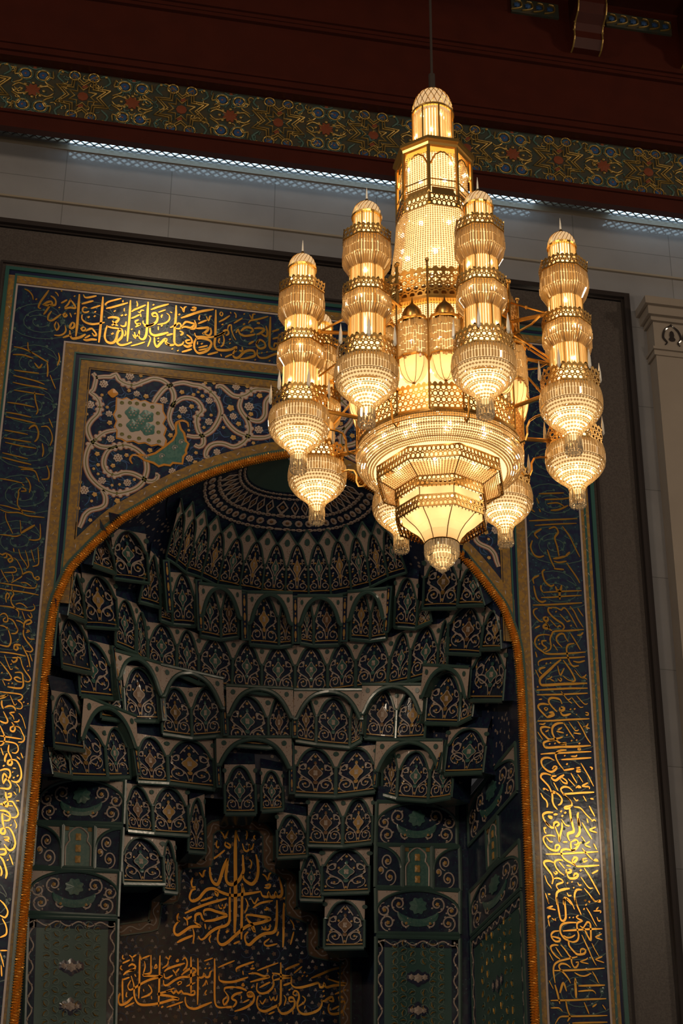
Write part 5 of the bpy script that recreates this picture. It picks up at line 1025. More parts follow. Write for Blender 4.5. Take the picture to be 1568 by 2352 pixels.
    for w, P in parse(TRACE['wflower']) + parse(TRACE['yflower']):
        p = mir(P)[0]
        for q in range(3):
            a = rnd.random() * 2 * PI
            d = np.array([math.cos(a), math.sin(a)])
            e = np.array([-d[1], d[0]])
            P2 = [p + d * .05, p + d * .11 + e * .04, p + d * .17 + e * .01, p + d * .21 - e * .05]
            ok = all(OX0 + .02 < z[0] < OX1 - .02 and z[1] < OZ - .02 for z in P2)
            if ok:
                ribbon2d(b, smooth_path(P2, .03), .012, fn, .003, .6, ridge=False)
    world_child(b, 'tendrils', 'frieze_blue', t)
spandrel('spandrel_panel', 0, 'navy spandrel panel of white arabesque vines left above the arch')
spandrel('spandrel_panel.001', 1, 'navy spandrel panel of white arabesque vines right above the arch, mostly behind chandelier')

rp = empty('rope_moulding', (X0, 0, 9.0))
tag(rp, 'twisted gilded rope moulding edging the mihrab arch opening', 'moulding')
b = MB()
CEN = arch_offset(.03)
# resample evenly
d = np.concatenate([[0], np.cumsum([np.linalg.norm(CEN[i + 1] - CEN[i]) for i in range(len(CEN) - 1)])])
NR = int(d[-1] / .0075)
S_ = np.linspace(0, d[-1], NR)
CX = np.interp(S_, d, [p[0] for p in CEN])
CZ = np.interp(S_, d, [p[1] for p in CEN])
vs, fs = [], []
NS = 10
for i in range(NR):
    j0, j1 = max(0, i - 1), min(NR - 1, i + 1)
    t = np.array([CX[j1] - CX[j0], CZ[j1] - CZ[j0]])
    t /= np.linalg.norm(t)
    nn = np.array([-t[1], t[0]])
    for k in range(NS):
        an = 2 * PI * k / NS
        rr = .046 * (1 + .36 * math.cos(3 * (an - S_[i] * 2 * PI / .093)))
        vs.append((CX[i] + nn[0] * rr * math.cos(an), -.03 + rr * math.sin(an), CZ[i] + nn[1] * rr * math.cos(an)))
for i in range(NR - 1):
    for k in range(NS):
        k2 = (k + 1) % NS
        fs.append((i * NS + k, i * NS + k2, (i + 1) * NS + k2, (i + 1) * NS + k))
b.add(vs, fs)
world_child(b, 'twisted_rope', 'rope', rp)

# ================================================================== muqarnas vault
vault = empty('muqarnas_vault', (X0, 1.5, 9.0))
tag(vault, 'tiled muqarnas half dome of stacked pointed cells filling the mihrab arch', 'muqarnas')
VC = Vector((X0, -3.0, 8.5))
MED = ['turquoise', 'yellow_tile', 'turquoise', 'gold_tile', 'brown_tile']

def spiral(c, r0, r1, a0, turns, n=22):
    return [np.array([c[0] + (r0 + (r1 - r0) * k / n) * math.cos(a0 + turns * 2 * PI * k / n), c[1] + (r0 + (r1 - r0) * k / n) * math.sin(a0 + turns * 2 * PI * k / n)]) for k in range(n + 1)]

class Patch:
    """a tilted cell face between four corners, u across, v up (both 0..1), h out of the face"""
    def __init__(s, P, out):
        s.P = [Vector(p) for p in P]
        bl, br, tr, tl = s.P
        n = (br - bl).cross(tl - bl).normalized()
        c = (bl + br + tr + tl) / 4
        if n.dot(VC - c) < 0:
            n = -n
        s.n, s.out = n, out
        s.w = ((br - bl).length + (tr - tl).length) / 2
        s.h = ((tl - bl).length + (tr - br).length) / 2
    def at(s, u, v, h=0.0):
        bl, br, tr, tl = s.P
        p = (bl * (1 - u) + br * u) * (1 - v) + (tl * (1 - u) + tr * u) * v
        return p + s.n * (s.out * (1 - v) + h)
    def local(s, lift):
        """metric frame with its origin at the middle of the foot"""
        def f(a, b_, h):
            u = a / s.w + .5
            v = b_ / s.h
            k = max(0.0, math.sin(PI * min(1, max(0, u))))
            return s.at(u, v, h + lift - s.dish * k * min(1, 1.4 * v + .35))
        return f

ROOT = vault.location
def ch(mb, name, mat, parent, smooth=False):
    mb.v = [(p[0] - ROOT[0], p[1] - ROOT[1], p[2] - ROOT[2]) for p in mb.v]
    return mb.build(name, mat, parent, smooth)

def make_hood(P):
    """overhanging squinch arch over a pair of cells: corners, soffit and edging"""
    q = Patch(P, .10)
    q.dish = 0
    mu = .045 / q.w
    F = .10
    us = [i / 24 for i in range(25)]
    def arch(u):
        x = min(1, abs(u - .5) / (.5 - mu))
        return .985 - .52 * (x ** 1.3 * .25 + x ** 3.6 * .75)
    b = MB()
    vs = []
    for u in us:
        vs += [q.at(u, arch(u), -.22), q.at(u, arch(u), F), q.at(u, 1.02, F)]
    b.add(vs, [(i * 3 + k, i * 3 + k + 1, i * 3 + 4 + k, i * 3 + 3 + k) for i in range(24) for k in (1,)])
    hood = ch(b, 'squinch_hood', 'pink_tile', vault)
    b = MB()
    b.add(vs, [(i * 3, i * 3 + 1, i * 3 + 4, i * 3 + 3) for i in range(24)])
    for u in (0, 1):
        m = mu if u == 0 else 1 - mu
        b.quad(q.at(u, .42, F - .04), q.at(m, .42, F - .04), q.at(m, .47, F), q.at(u, .47, F))
    def strip(pts, w):
        rows = []
        for i in range(len(pts)):
            t = (pts[min(len(pts) - 1, i + 1)] - pts[max(0, i - 1)]).normalized()
            s_ = q.n.cross(t) * (w / 2)
            rows.append((pts[i] + s_, pts[i] + s_ * .5 + q.n * .016, pts[i] - s_ * .5 + q.n * .016, pts[i] - s_))
        b.add([p for r in rows for p in r], [(i * 4 + k, i * 4 + k + 1, i * 4 + 5 + k, i * 4 + 4 + k) for i in range(len(rows) - 1) for k in range(3)])
    strip([q.at(u, arch(u), F + .002) for u in us], .062)
    strip([q.at(u, 1.02, F + .002) for u in us], .05)
    for u in (0, 1):
        c_ = [q.at(u + (.10 if u == 0 else -.10) + .035 * math.cos(a * PI / 4), .90 + .05 * math.sin(a * PI / 4), F + .012) for a in range(8)]
        b.add(c_, [tuple(range(8))])
    ch(b, 'hood_edging', 'teal_dark', hood)

def make_cell(kind, va, P, idx):
    if kind == 6:
        return make_hood(P)
    out = {1: .03, 2: .06, 3: .07, 4: .08, 5: .08}[kind]
    q = Patch(P, out)
    q.dish = .05 if kind != 1 else .03
    W, H = q.w, q.h
    mu = min(.08, .035 / W)
    vs0 = .60 if kind != 1 else .48
    if kind != 1:
        va = 1.03
    def arch(u):
        x = abs(u - .5) / (.5 - mu)
        x = min(1, x)
        return va - .03 - (va - .03 - vs0) * (x ** 1.25 * .30 + x ** 3.2 * .70)
    b = MB()
    nu, nv = 10, 10
    vs, fs = [], []
    for j in range(nv + 1):
        for i in range(nu + 1):
            u, v = i / nu, j / nv
            vs.append(q.at(u, v, -q.dish * math.sin(PI * u) * min(1, 1.4 * v + .35) - .012))
    for j in range(nv):
        for i in range(nu):
            a = j * (nu + 1) + i
            fs.append((a, a + 1, a + nu + 2, a + nu + 1))
    b.add(vs, fs)
    dep = -.34 if kind < 5 else -.5
    for u in (0, 1):
        b.quad(q.at(u, 0, 0), q.at(u, 1, 0), q.at(u, 1, dep), q.at(u, 0, dep))
    if kind != 1:
        b.quad(q.at(0, 1.0, .008), q.at(1, 1.0, .008), q.at(1, 1.26, -.02), q.at(0, 1.26, -.02))
    cell = ch(b, 'niche_cell', 'navy', vault)
    # spandrel corners, rose white
    b = MB()
    us = [i / 16 for i in range(17)]
    vtop = lambda u: 1.01 if kind != 1 else 1.03 - (1.03 - va + .03) * min(u, 1 - u) / .5
    vs, fs = [], []
    for u in us:
        va_ = arch(u)
        k = math.sin(PI * u)
        vs += [q.at(u, va_, -q.dish * k * .55 + .004), q.at(u, va_, -q.dish * k * .2 + .014), q.at(u, vtop(u), .014)]
    for i in range(16):
        for k in range(2):
            a = i * 3 + k
            fs.append((a, a + 1, a + 4, a + 3))
    b.add(vs, fs)
    ch(b, 'arch_spandrel', 'pink_tile', cell)
    # teal edging: foot ledge, jambs, arch, with the shadowed underside
    b = MB()
    def strip(pts, w):
        n_ = len(pts)
        rows = []
        for i in range(n_):
            t = (pts[min(n_ - 1, i + 1)] - pts[max(0, i - 1)]).normalized()
            s_ = q.n.cross(t) * (w / 2)
            rows.append((pts[i] + s_, pts[i] + s_ * .5 + q.n * .014, pts[i] - s_ * .5 + q.n * .014, pts[i] - s_))
        vs = [p for r in rows for p in r]
        b.add(vs, [(i * 4 + k, i * 4 + k + 1, i * 4 + 5 + k, i * 4 + 4 + k) for i in range(n_ - 1) for k in range(3)])
    ed = .042 if kind > 1 else .03
    strip([q.at(u / 8, 0.0, .012) for u in range(9)], ed * 1.5)
    for u in (0.0, 1.0):
        strip([q.at(u, v / 6 * arch(u), .010) for v in range(7)], ed)
    strip([q.at(u, arch(u), -q.dish * math.sin(PI * u) * .4 + .012) for u in us], ed)
    b.quad(q.at(0, 0, .012), q.at(1, 0, .012), q.at(1, 0, dep), q.at(0, 0, dep))
    if kind == 1:
        for u in (0, 1):
            c_ = [q.at(u + .13 * math.cos(a * PI / 5), .84 + .055 * math.sin(a * PI / 5), .026) for a in range(10)]
            b.add(c_, [tuple(range(10))])
            strip([q.at(u + (.5 - u) * t * .98, 1.03 - (1.06 - va) * t, .018) for t in (0, .25, .5, .75, 1)], ed * .8)
    else:
        for u in (0, 1):
            c_ = [q.at(u + .07 * math.cos(a * PI / 4), .88 + .05 * math.sin(a * PI / 4), .024) for a in range(8)]
            b.add(c_, [tuple(range(8))])
    ch(b, 'teal_edging', 'teal_dark', cell)
    b = MB()
    rr = .6
    o1 = .052
    pts = [q.at(u / 8, .075, .004 - q.dish * math.sin(PI * u / 8) * .4) for u in range(9)]
    # thin ochre line above the foot
    strip_w = .016
    n_ = len(pts)
    vs = []
    for i in range(n_):
        vs += [pts[i], pts[i] + (q.at(0.5, 1, 0) - q.at(.5, 0, 0)).normalized() * strip_w]
    b.add(vs, [(i * 2, i * 2 + 1, i * 2 + 3, i * 2 + 2) for i in range(n_ - 1)])
    f = q.local(.0)
    # scrollwork
    s = MB()
    d = MB()
    A = min(W, H * .8)
    y0 = H * .10
    hgt = H * (min(va, 1.0) - .14)
    w_ = max(.013, A * .029)
    skew = 0.0
    for sx in (-1, 1):
        r = W * .19
        c = np.array([sx * W * .245, y0 + r * .95])
        P_ = spiral((0, 0), r, r * .25, -PI * .5, 1.25)
        P_ = [np.array([c[0] + sx * p[0], c[1] + p[1] * min(1.15, H / W * .75)]) for p in P_]
        ribbon2d(s, P_, w_, f, .004, .6, ridge=False)
        P_ = smooth_path([(sx * W * .03, y0 + H * .01), (sx * W * .10, y0 + H * .20), (sx * W * .38, y0 + H * .36), (sx * W * .36, y0 + hgt * .60), (sx * W * .22, y0 + hgt * .66), (sx * W * .24, y0 + hgt * .52)], .03)
        ribbon2d(s, P_, w_ * 1.1, f, .004, .6, ridge=False)
        P_ = smooth_path([(sx * W * .02, y0 + hgt * .93), (sx * W * .13, y0 + hgt * .80), (sx * W * .20, y0 + hgt * .70)], .03)
        ribbon2d(s, P_, w_, f, .004, .6, ridge=False)
        r2 = W * .12
        P_ = [np.array([sx * W * .30 + sx * p[0], y0 + hgt * .60 + p[1]]) for p in spiral((0, 0), r2, r2 * .3, PI * .5, -1.15, 16)]
        ribbon2d(s, P_, w_ * .9, f, .004, .6, ridge=False)
        for (a, e, g) in ((.39, .45, 1.5), (.33, .33, 1.2), (.24, .62, 1.3), (.30, .17, 1.0), (.10, .78, 1.1), (.12, .22, 1.0)):
            blob2d(s, (sx * W * a, y0 + hgt * e), w_ * g, f, .005, 6)
        for (a, e) in ((.245, .19), (.36, .28), (.16, .56), (.40, .62), (.42, .08), (.10, .40)):
            blob2d(d, (sx * W * a, y0 + hgt * e), w_ * 1.15, f, .004, 6)
    ch(s, 'scrollwork', 'white_tile', cell)
    for (a, e) in ((0, .06), (0, .86)):
        blob2d(d, (0, y0 + hgt * e), w_ * 1.3, f, .004, 6)
    b.v += []
    o = len(b.v)
    b.add(d.v, d.f)
    ch(b, 'ochre_buds', 'yellow_tile', cell)
    # central medallion
    m = MB()
    ym = y0 + hgt * .46
    rw, rh = W * .15, hgt * .16
    PP = []
    for k in range(28):
        a = 2 * PI * k / 28
        z = 1 + .14 * math.cos(4 * a)
        PP.append(np.array([rw * z * math.cos(a) * (1 - .25 * abs(math.sin(a))), ym + rh * z * math.sin(a)]))
    poly2d(m, PP, f, .009)
    blob2d(m, (0, ym - rh * 1.45), rw * .4, f, .009, 8, ry=rh * .32)
    blob2d(m, (0, ym + rh * 1.45), rw * .25, f, .009, 8, ry=rh * .3)
    mt = MED[(idx * 7 + kind) % 5] if kind != 3 else ('turquoise' if idx % 2 else 'turquoise')
    if kind == 1:
        mt = 'yellow_tile' if idx % 2 else 'turquoise'
    ch(m, 'medallion', mt, cell)
    m = MB()
    blob2d(m, (0, ym), rw * .42, f, .014, 8, 4, .3, ry=rh * .5)
    ribbon2d(m, PP + [PP[0]], w_ * .7, f, .011, 1.0, ridge=False)
    ch(m, 'medallion_heart', 'pink_tile', cell)

for idx, c in enumerate(CELLS.split(';')):
    k, va, pts = c.split('|')
    P = [tuple(int(a) / 1000 for a in p.split(',')) for p in pts.split()]
    make_cell(int(k), int(va) / 100, P, idx)

for c in BRACKETS.split(';'):
    P = [tuple(int(a) / 1000 for a in p.split(',')) for p in c.split()]
    q = Patch(P, .20)
    q.dish = 0
    b = MB()
    b.quad(q.at(0, 0, .0), q.at(1, 0, 0), q.at(1, 1, .06), q.at(0, 1, .06))
    b.quad(q.at(0, 0, 0), q.at(0, 1, .06), q.at(0, 1, -.3), q.at(0, 0, -.3))
    b.quad(q.at(1, 0, 0), q.at(1, 1, .06), q.at(1, 1, -.3), q.at(1, 0, -.3))
    b.quad(q.at(0, 0, 0), q.at(1, 0, 0), q.at(1, 0, -.3), q.at(0, 0, -.3))
    br = ch(b, 'hanging_bracket', 'teal_dark', vault)
    b = MB()
    f = lambda a, e, h: q.at(a, e, h + .06 * e + .004)
    b.quad(f(.25, .04, 0), f(.75, .04, 0), f(.75, .97, 0), f(.25, .97, 0))
    ch(b, 'bracket_face', 'navy_plain', br)
    b = MB()
    for e in (.2, .5, .8):
        vs = [f(.5 + .16 * math.cos(a * PI / 4), e + .09 * math.sin(a * PI / 4), .006) for a in range(8)]
        b.add(vs, [tuple(range(8))])
    for e in (.08, .35, .65, .92):
        vs = [f(.5 + .09 * math.cos(a * PI / 3), e + .03 * math.sin(a * PI / 3), .006) for a in range(6)]
        b.add(vs, [tuple(range(6))])
    ch(b, 'bracket_buds', 'yellow_tile', br)

# crown of the half dome: rings of lozenges and dots on the shell
b1, b2, b3 = MB(), MB(), MB()
def dome_fn(th0, z0_, sth, sz):
    def f(a, e, h):
        th = th0 + a * sth
        z = z0_ + e * sz
        p0 = Vector(vault_pt(th, z, .045))
        c = Vector((X0, 0, z - .6))
        return p0 + (c - p0).normalized() * (h + .01)
    return f
RINGS = [(12.495, 26, .016, 's'), (12.545, 26, .026, 'b'), (12.598, 26, .016, 's'), (12.655, 22, .042, 'd'), (12.715, 26, .012, 's'), (12.742, 26, .008, 's')]
for ri, (z, n, sz, ty) in enumerate(RINGS):
    for k in range(n):
        th = PI * (k + (.5 if ri % 4 < 2 else 0.0)) / n
        if th <= .02 or th >= PI - .02:
            continue
        f = dome_fn(th, z, PI / n * .38, sz)
        if ty == 'b':
            blob2d(b1, (0, 0), 1.0, f, .010, 8)
            blob2d(b3, (0, 0), .45, f, .016, 6)
        elif ty == 'd':
            L_ = [np.array(p) for p in ((0, -1.0), (.9, 0), (0, 1.0), (-.9, 0), (0, -1.0))]
            ribbon2d(b1, L_, .34, f, .012, 1.0, ridge=False)
            blob2d(b3, (0, 0), .34, f, .010, 6)
        else:
            blob2d(b1, (0, 0), .8, f, .010, 8)
            blob2d(b3, (0, 0), .3, f, .016, 6)
            f2 = dome_fn(th + PI / n / 2, z, PI / n * .38, sz)
            blob2d(b2, (0, 0), .6, f2, .010, 6)
crown = MB()
vs, fs = [], []
nz2, nt2 = 16, 48
for i in range(nz2 + 1):
    z = 12.2 + (12.76 - 12.2) * i / nz2
    for k in range(nt2 + 1):
        vs.append(vault_pt(PI * k / nt2, z, .04))
crown.add(vs, [(i * (nt2 + 1) + k, i * (nt2 + 1) + k + 1, (i + 1) * (nt2 + 1) + k + 1, (i + 1) * (nt2 + 1) + k) for i in range(nz2) for k in range(nt2)])
cr = ch(crown, 'dome_crown', 'navy', vault)
ch(b1, 'crown_lozenges', 'pink_tile', cr)
ch(b2, 'crown_buds', 'white_tile', cr)
ch(b3, 'crown_hearts', 'brown_tile', cr)
b = MB()
vs, fs = [], []
for i in range(7):
    z = 12.755 + (12.93 - 12.755) * i / 6
    for k in range(nt2 + 1):
        vs.append(vault_pt(PI * k / nt2, z, .035))
b.add(vs, [(i * (nt2 + 1) + k, i * (nt2 + 1) + k + 1, (i + 1) * (nt2 + 1) + k + 1, (i + 1) * (nt2 + 1) + k) for i in range(6) for k in range(nt2)])
ch(b, 'dome_eye', 'teal_dark', vault)

# ================================================================== flat tile panels below the vault
LAB = ['upper lunette tile panel with scrolls on the right jamb', 'half-arch tile panel left of the right jamb cartouche', 'small green cartouche tile panel on the right jamb', 'half-arch tile panel right of the right jamb cartouche', 'lower lunette tile panel with scrolls on the right jamb', 'tall green dado tile panel of gold leaves at lower right of the niche',
       'upper lunette tile panel with scrolls on the left jamb by the rope', 'half-arch tile panel beside the rope left of the cartouche', 'small green cartouche tile panel on the left jamb', 'half-arch tile panel right of the left jamb cartouche', 'lower lunette tile panel with scrolls on the left jamb', 'tall green dado tile panel of gold leaves at lower left of the niche']
def q2(P, Y):
    def f(u, v, h):
        x = (P[0][0] * (1 - u) + P[1][0] * u) * (1 - v) + (P[3][0] * (1 - u) + P[2][0] * u) * v
        z = (P[0][1] * (1 - u) + P[1][1] * u) * (1 - v) + (P[3][1] * (1 - u) + P[2][1] * u) * v
        return (x, Y - h, z)
    return f
def draw_panel(kind, t, g, W, H):
    """g(u, v, h) maps the unit square; draws border, field and ornament as parts"""
    fm = lambda a, e, h: g(a / W, e / H, h)
    b = MB()
    b.add([g(0, 0, .004), g(1, 0, .004), g(1, 1, .004), g(0, 1, .004)], [(0, 1, 2, 3)])
    fieldmat = 'navy' if kind in ('lunette', 'arch_half') else ('turquoise' if kind == 'cartouche' else 'teal')
    world_child(b, 'tile_field', fieldmat, t)
    b = MB()
    for P in (((0, 0), (W, 0)), ((0, H), (W, H)), ((0, 0), (0, H)), ((W, 0), (W, H))):
        P = [np.array(P[0]), (np.array(P[0]) + np.array(P[1])) / 2, np.array(P[1])]
        ribbon2d(b, P, .05, fm, .02, 1.0)
    if kind in ('lunette', 'arch_half'):
        if kind == 'lunette':
            A = [np.array([W * (.5 - .5 * math.cos(PI * k / 24)), H * (.45 + .52 * math.sin(PI * k / 24))]) for k in range(25)]
        elif g(0, 0, 0)[0] < 5.2 and t.get('half') == 'l':
            A = [np.array([W * math.cos(PI / 2 * k / 16) * .97, H * (.45 + .52 * math.sin(PI / 2 * k / 16))]) for k in range(17)]
        else:
            A = [np.array([W * (1 - math.cos(PI / 2 * k / 16) * .97), H * (.45 + .52 * math.sin(PI / 2 * k / 16))]) for k in range(17)]
        ribbon2d(b, A, .035, fm, .02, 1.0)
        world_child(b, 'teal_edging', 'teal_dark', t)
        b = MB()
        vs = []
        for p in A:
            vs += [fm(p[0], p[1], .010), fm(p[0], H, .010)]
        b.add(vs, [(i * 2, i * 2 + 1, i * 2 + 3, i * 2 + 2) for i in range(len(A) - 1)])
        world_child(b, 'arch_spandrel', 'pink_tile', t)
    else:
        world_child(b, 'teal_edging', 'teal_dark', t)
    s, d, m = MB(), MB(), MB()
    if kind == 'lunette':
        for sx in (-1, 1):
            for (cx, cz, r, tn) in ((.36, .24, .15, 1.3), (.40, .52, .13, -1.2), (.23, .66, .15, 1.2), (.14, .24, .10, -1.1)):
                P = [np.array([W * .5 + sx * (W * cx + p[0] * W * .62), H * cz + p[1] * H * 1.25]) for p in spiral((0, 0), r, r * .3, -PI / 2 if tn > 0 else PI / 2, tn)]
                ribbon2d(s, P, .020, fm, .012, .6, ridge=False)
                blob2d(d, (W * .5 + sx * W * cx, H * cz), .028, fm, .012, 7, 5, .25)
                for q_ in range(4):
                    a = q_ * 1.7 + cx * 9
                    blob2d(s, (W * .5 + sx * W * cx + r * W * .5 * math.cos(a), H * cz + r * H * math.sin(a)), .016, fm, .012, 5)
        blob2d(m, (W * .5, H * .62), W * .11, fm, .014, 12, 8, .2, ry=H * .2)
        P = [np.array([W * (.5 + .24 * math.cos(a)), H * (.52 + .28 * math.sin(a))]) for a in np.linspace(PI * 1.05, PI * 1.95, 14)]
        ribbon2d(m, P, .10, fm, .012, .2)
        world_child(s, 'scrollwork', 'white_tile', t)
        world_child(d, 'ochre_buds', 'yellow_tile', t)
        world_child(m, 'turquoise_rosette', 'turquoise', t)
    elif kind == 'arch_half':
        for (cx, cz, r, tn) in ((.55, .25, .25, 1.3), (.45, .62, .22, -1.3), (.2, .4, .12, 1.0)):
            P = [np.array([W * cx + p[0] * W, H * cz + p[1] * H * .8]) for p in spiral((0, 0), r, r * .3, -PI / 2, tn)]
            ribbon2d(s, P, .018, fm, .012, .6, ridge=False)
            blob2d(d, (W * cx, H * cz), .03, fm, .012, 7, 5, .25)
        world_child(s, 'scrollwork', 'white_tile', t)
        world_child(d, 'ochre_buds', 'yellow_tile', t)
    elif kind == 'cartouche':
        P = smooth_path([(W * .1, H * .05), (W * .1, H * .5), (W * .22, H * .62), (W * .2, H * .8), (W * .5, H * .95), (W * .8, H * .8), (W * .78, H * .62), (W * .9, H * .5), (W * .9, H * .05)], .03)
        ribbon2d(s, P, .02, fm, .012, 1.0)
        world_child(s, 'cartouche_line', 'white_tile', t)
        for e in (.72, .45, .2):
            blob2d(m, (W * .5, H * e), .045, fm, .014, 8, 4, .3, ry=.06)
        world_child(m, 'ochre_buds', 'yellow_tile', t)
        for cx in (.12, .88):
            poly2d(d, [(W * (cx - .08), H * .86), (W * (cx + .08), H * .86), (W * (cx + .08), H * .97), (W * (cx - .08), H * .97)], fm, .012)
        world_child(d, 'ochre_corners', 'gold_tile', t)
    else:
        fr = .11
        b = MB()
        for P in (((fr / 2, 0), (fr / 2, H)), ((W - fr / 2, 0), (W - fr / 2, H)), ((0, H - fr / 2 - .02), (W, H - fr / 2 - .02))):
            P = [np.array(P[0]), (np.array(P[0]) + np.array(P[1])) / 2, np.array(P[1])]
            ribbon2d(b, P, fr, fm, .010, 1.0, ridge=False)
        world_child(b, 'navy_border', 'navy', t)
        def wave(p0, p1):
            p0, p1 = np.array(p0), np.array(p1)
            L = np.linalg.norm(p1 - p0)
            e = (p1 - p0) / L
            nn = np.array([-e[1], e[0]])
            n_ = int(L / .02)
            return [p0 + e * L * i / n_ + nn * .028 * math.sin(i * .02 * 2 * PI / .26) for i in range(n_ + 1)]
        for a_, b_ in (((fr / 2, .02), (fr / 2, H - .05)), ((W - fr / 2, .02), (W - fr / 2, H - .05)), ((.03, H - fr / 2 - .02), (W - .03, H - fr / 2 - .02))):
            P = wave(a_, b_)
            ribbon2d(s, P, .016, fm, .016, 1.0, ridge=False)
            for i in range(4, len(P), 7):
                blob2d(s, P[i], .018, fm, .017, 5)
        rnd = random.Random(int(W * 1000) + int(P[0][0] * 999))
        lf = MB()
        for r_i in range(11):
            for sx in (-1, 1):
                for c_i in range(3):
                    cx = W * .5 + sx * (W * .07 + c_i * W * .105)
                    cz = H * .90 - r_i * H * .085 + (c_i % 2) * .04
                    if abs(cz - H * .58) < .16 and c_i < 1:
                        continue
                    if True:
                        P = [np.array([cx + p[0] * sx, cz + p[1]]) for p in spiral((0, 0), .060, .02, .4 * c_i, 1.0, 12)]
                        ribbon2d(d, P, .011, fm, .012, .6, ridge=False)
                    a = rnd.random() * PI
                    e = np.array([math.cos(a), math.sin(a)]) * .042
                    nn = np.array([-e[1], e[0]]) * .35
                    ribbon2d(lf, [np.array([cx, cz]) - e, np.array([cx, cz]) + nn, np.array([cx, cz]) + e], .016, fm, .016, .2)
        for (cx, cz, r) in ((.5, .55, .075), (.42, .56, .05), (.58, .56, .05), (.5, .20, .075), (.43, .2, .045), (.57, .2, .045)):
            blob2d(m, (W * cx, H * cz), r * 1.5, fm, .010, 10, 6, .2)
            blob2d(s, (W * cx, H * cz), r * .8, fm, .016, 10, 6, .25)
        world_child(s, 'white_border_scroll', 'white_tile', t)
        world_child(d, 'pale_tendrils', 'pale_teal', t)
        world_child(m, 'dark_rosettes', 'navy_plain', t)
        world_child(lf, 'gold_leaves', 'gold_leaf', t)

n_half = 0
for i, s_ in enumerate(FLAT.split(';')):
    kind, pts = s_.split('|')
    P = [tuple(int(a) / 1000 for a in p.split(',')) for p in pts.split()]
    c = (sum(p[0] for p in P) / 4, D1, sum(p[1] for p in P) / 4)
    nm = {'lunette': 'lunette_panel', 'arch_half': 'half_arch_panel', 'cartouche': 'cartouche_panel', 'dado': 'dado_panel'}[kind]
    t = empty(nm, c)
    tag(t, LAB[i], 'tile panel', 'tile panels on the niche jambs')
    W = math.dist(P[0], P[1])
    H = math.dist(P[0], P[3])
    if kind == 'arch_half':
        n_half += 1
        t['half'] = 'l' if n_half % 2 else 'r'
        A_left = n_half % 2 == 1
    draw_panel(kind, t, q2(P, D1), W, H)
    if 'half' in t:
        del t['half']
# the receding side wall at the right carries the same panels
SIDE = [('dado', [(2.42, 5.6), (.12, 5.6), (.12, 7.42), (2.42, 7.42)], 'tall green dado tile panel on the receding right side wall beside the rope'),
        ('lunette', [(2.42, 7.48), (.12, 7.48), (.12, 8.06), (2.42, 8.06)], 'lower lunette tile panel on the receding right side wall'),
        ('lunette', [(2.42, 8.68), (.12, 8.68), (.12, 9.3), (2.42, 9.3)], 'upper lunette tile panel on the receding right side wall'),
        ('cartouche', [(1.55, 8.10), (1.0, 8.10), (1.0, 8.64), (1.55, 8.64)], 'small green cartouche tile panel on the receding right side wall')]
for kind, P, lab in SIDE:
    nm = {'lunette': 'lunette_panel', 'cartouche': 'cartouche_panel', 'dado': 'dado_panel'}[kind]
    t = empty(nm, (NX1, sum(p[0] for p in P) / 4, sum(p[1] for p in P) / 4))
    tag(t, lab, 'tile panel', 'tile panels on the niche jambs')
    def g(u, v, h, P=P):
        return (NX1 - h, P[0][0] * (1 - u) + P[1][0] * u, P[0][1] * (1 - v) + P[3][1] * v)
    draw_panel(kind, t, g, abs(P[0][0] - P[1][0]), P[3][1] - P[0][1])

# ================================================================== inscription panel on the niche's back wall
ins = empty('basmala_panel', (3.2, D2, 7.5))
tag(ins, 'stepped navy panel of large gold Arabic calligraphy on the back wall of the niche', 'inscription panel')
OUT = [np.array([int(a) / 1000 for a in p.split(',')]) for p in PANEL_OUTLINE.split()]
OUT = [np.array([min(max(p[0], RX0 + .03), RX1 - .05), p[1]]) for p in OUT]
fn = wall_fn(D2)
b = MB()
b.box((RX0, D2 - .004, ZB), (RX1, D2, ZT))
world_child(b, 'wall_tiles', 'pink_tile', ins) if False else world_child(b, 'navy_field', 'navy', ins)
b, b2, b3 = MB(), MB(), MB()
def dense(P):
    o = []
    for i in range(len(P) - 1):
        n_ = max(1, int(np.linalg.norm(P[i + 1] - P[i]) / .03))
        o += [P[i] + (P[i + 1] - P[i]) * k / n_ for k in range(n_)]
    return o + [P[-1]]
Dn = dense(OUT)
fn = wall_fn(D2 - .004)
ribbon2d(b, Dn, .16, fn, .008, 1.0, ridge=False)
world_child(b, 'border_field', 'brown_tile', ins)
b = MB()
off = []
for i in range(len(Dn)):
    t_ = Dn[min(len(Dn) - 1, i + 1)] - Dn[max(0, i - 1)]
    t_ = t_ / (np.linalg.norm(t_) + 1e-9)
    off.append(np.array([-t_[1], t_[0]]))
ribbon2d(b, [p + o * .075 for p, o in zip(Dn, off)], .022, fn, .016, 1.0, ridge=False)
ribbon2d(b, [p - o * .075 for p, o in zip(Dn, off)], .018, fn, .016, 1.0, ridge=False)
world_child(b, 'border_edging', 'teal_dark', ins)
Wv = [p + o * .03 * math.sin(i * .03 * 2 * PI / .24) for i, (p, o) in enumerate(zip(Dn, off))]
ribbon2d(b2, Wv, .016, fn, .013, 1.0, ridge=False)
for i in range(2, len(Wv), 4):
    blob2d(b2, Dn[i] - off[i] * .03 * math.sin(i * .03 * 2 * PI / .24), .018, fn, .013, 5)
world_child(b2, 'border_scroll', 'white_tile', ins)
letters(['basmala'], D2 - .006, ins, 'calligraphy', 1.2)
rnd = random.Random(11)
b, b2, b3 = MB(), MB(), MB()
fn = wall_fn(D2 - .004)
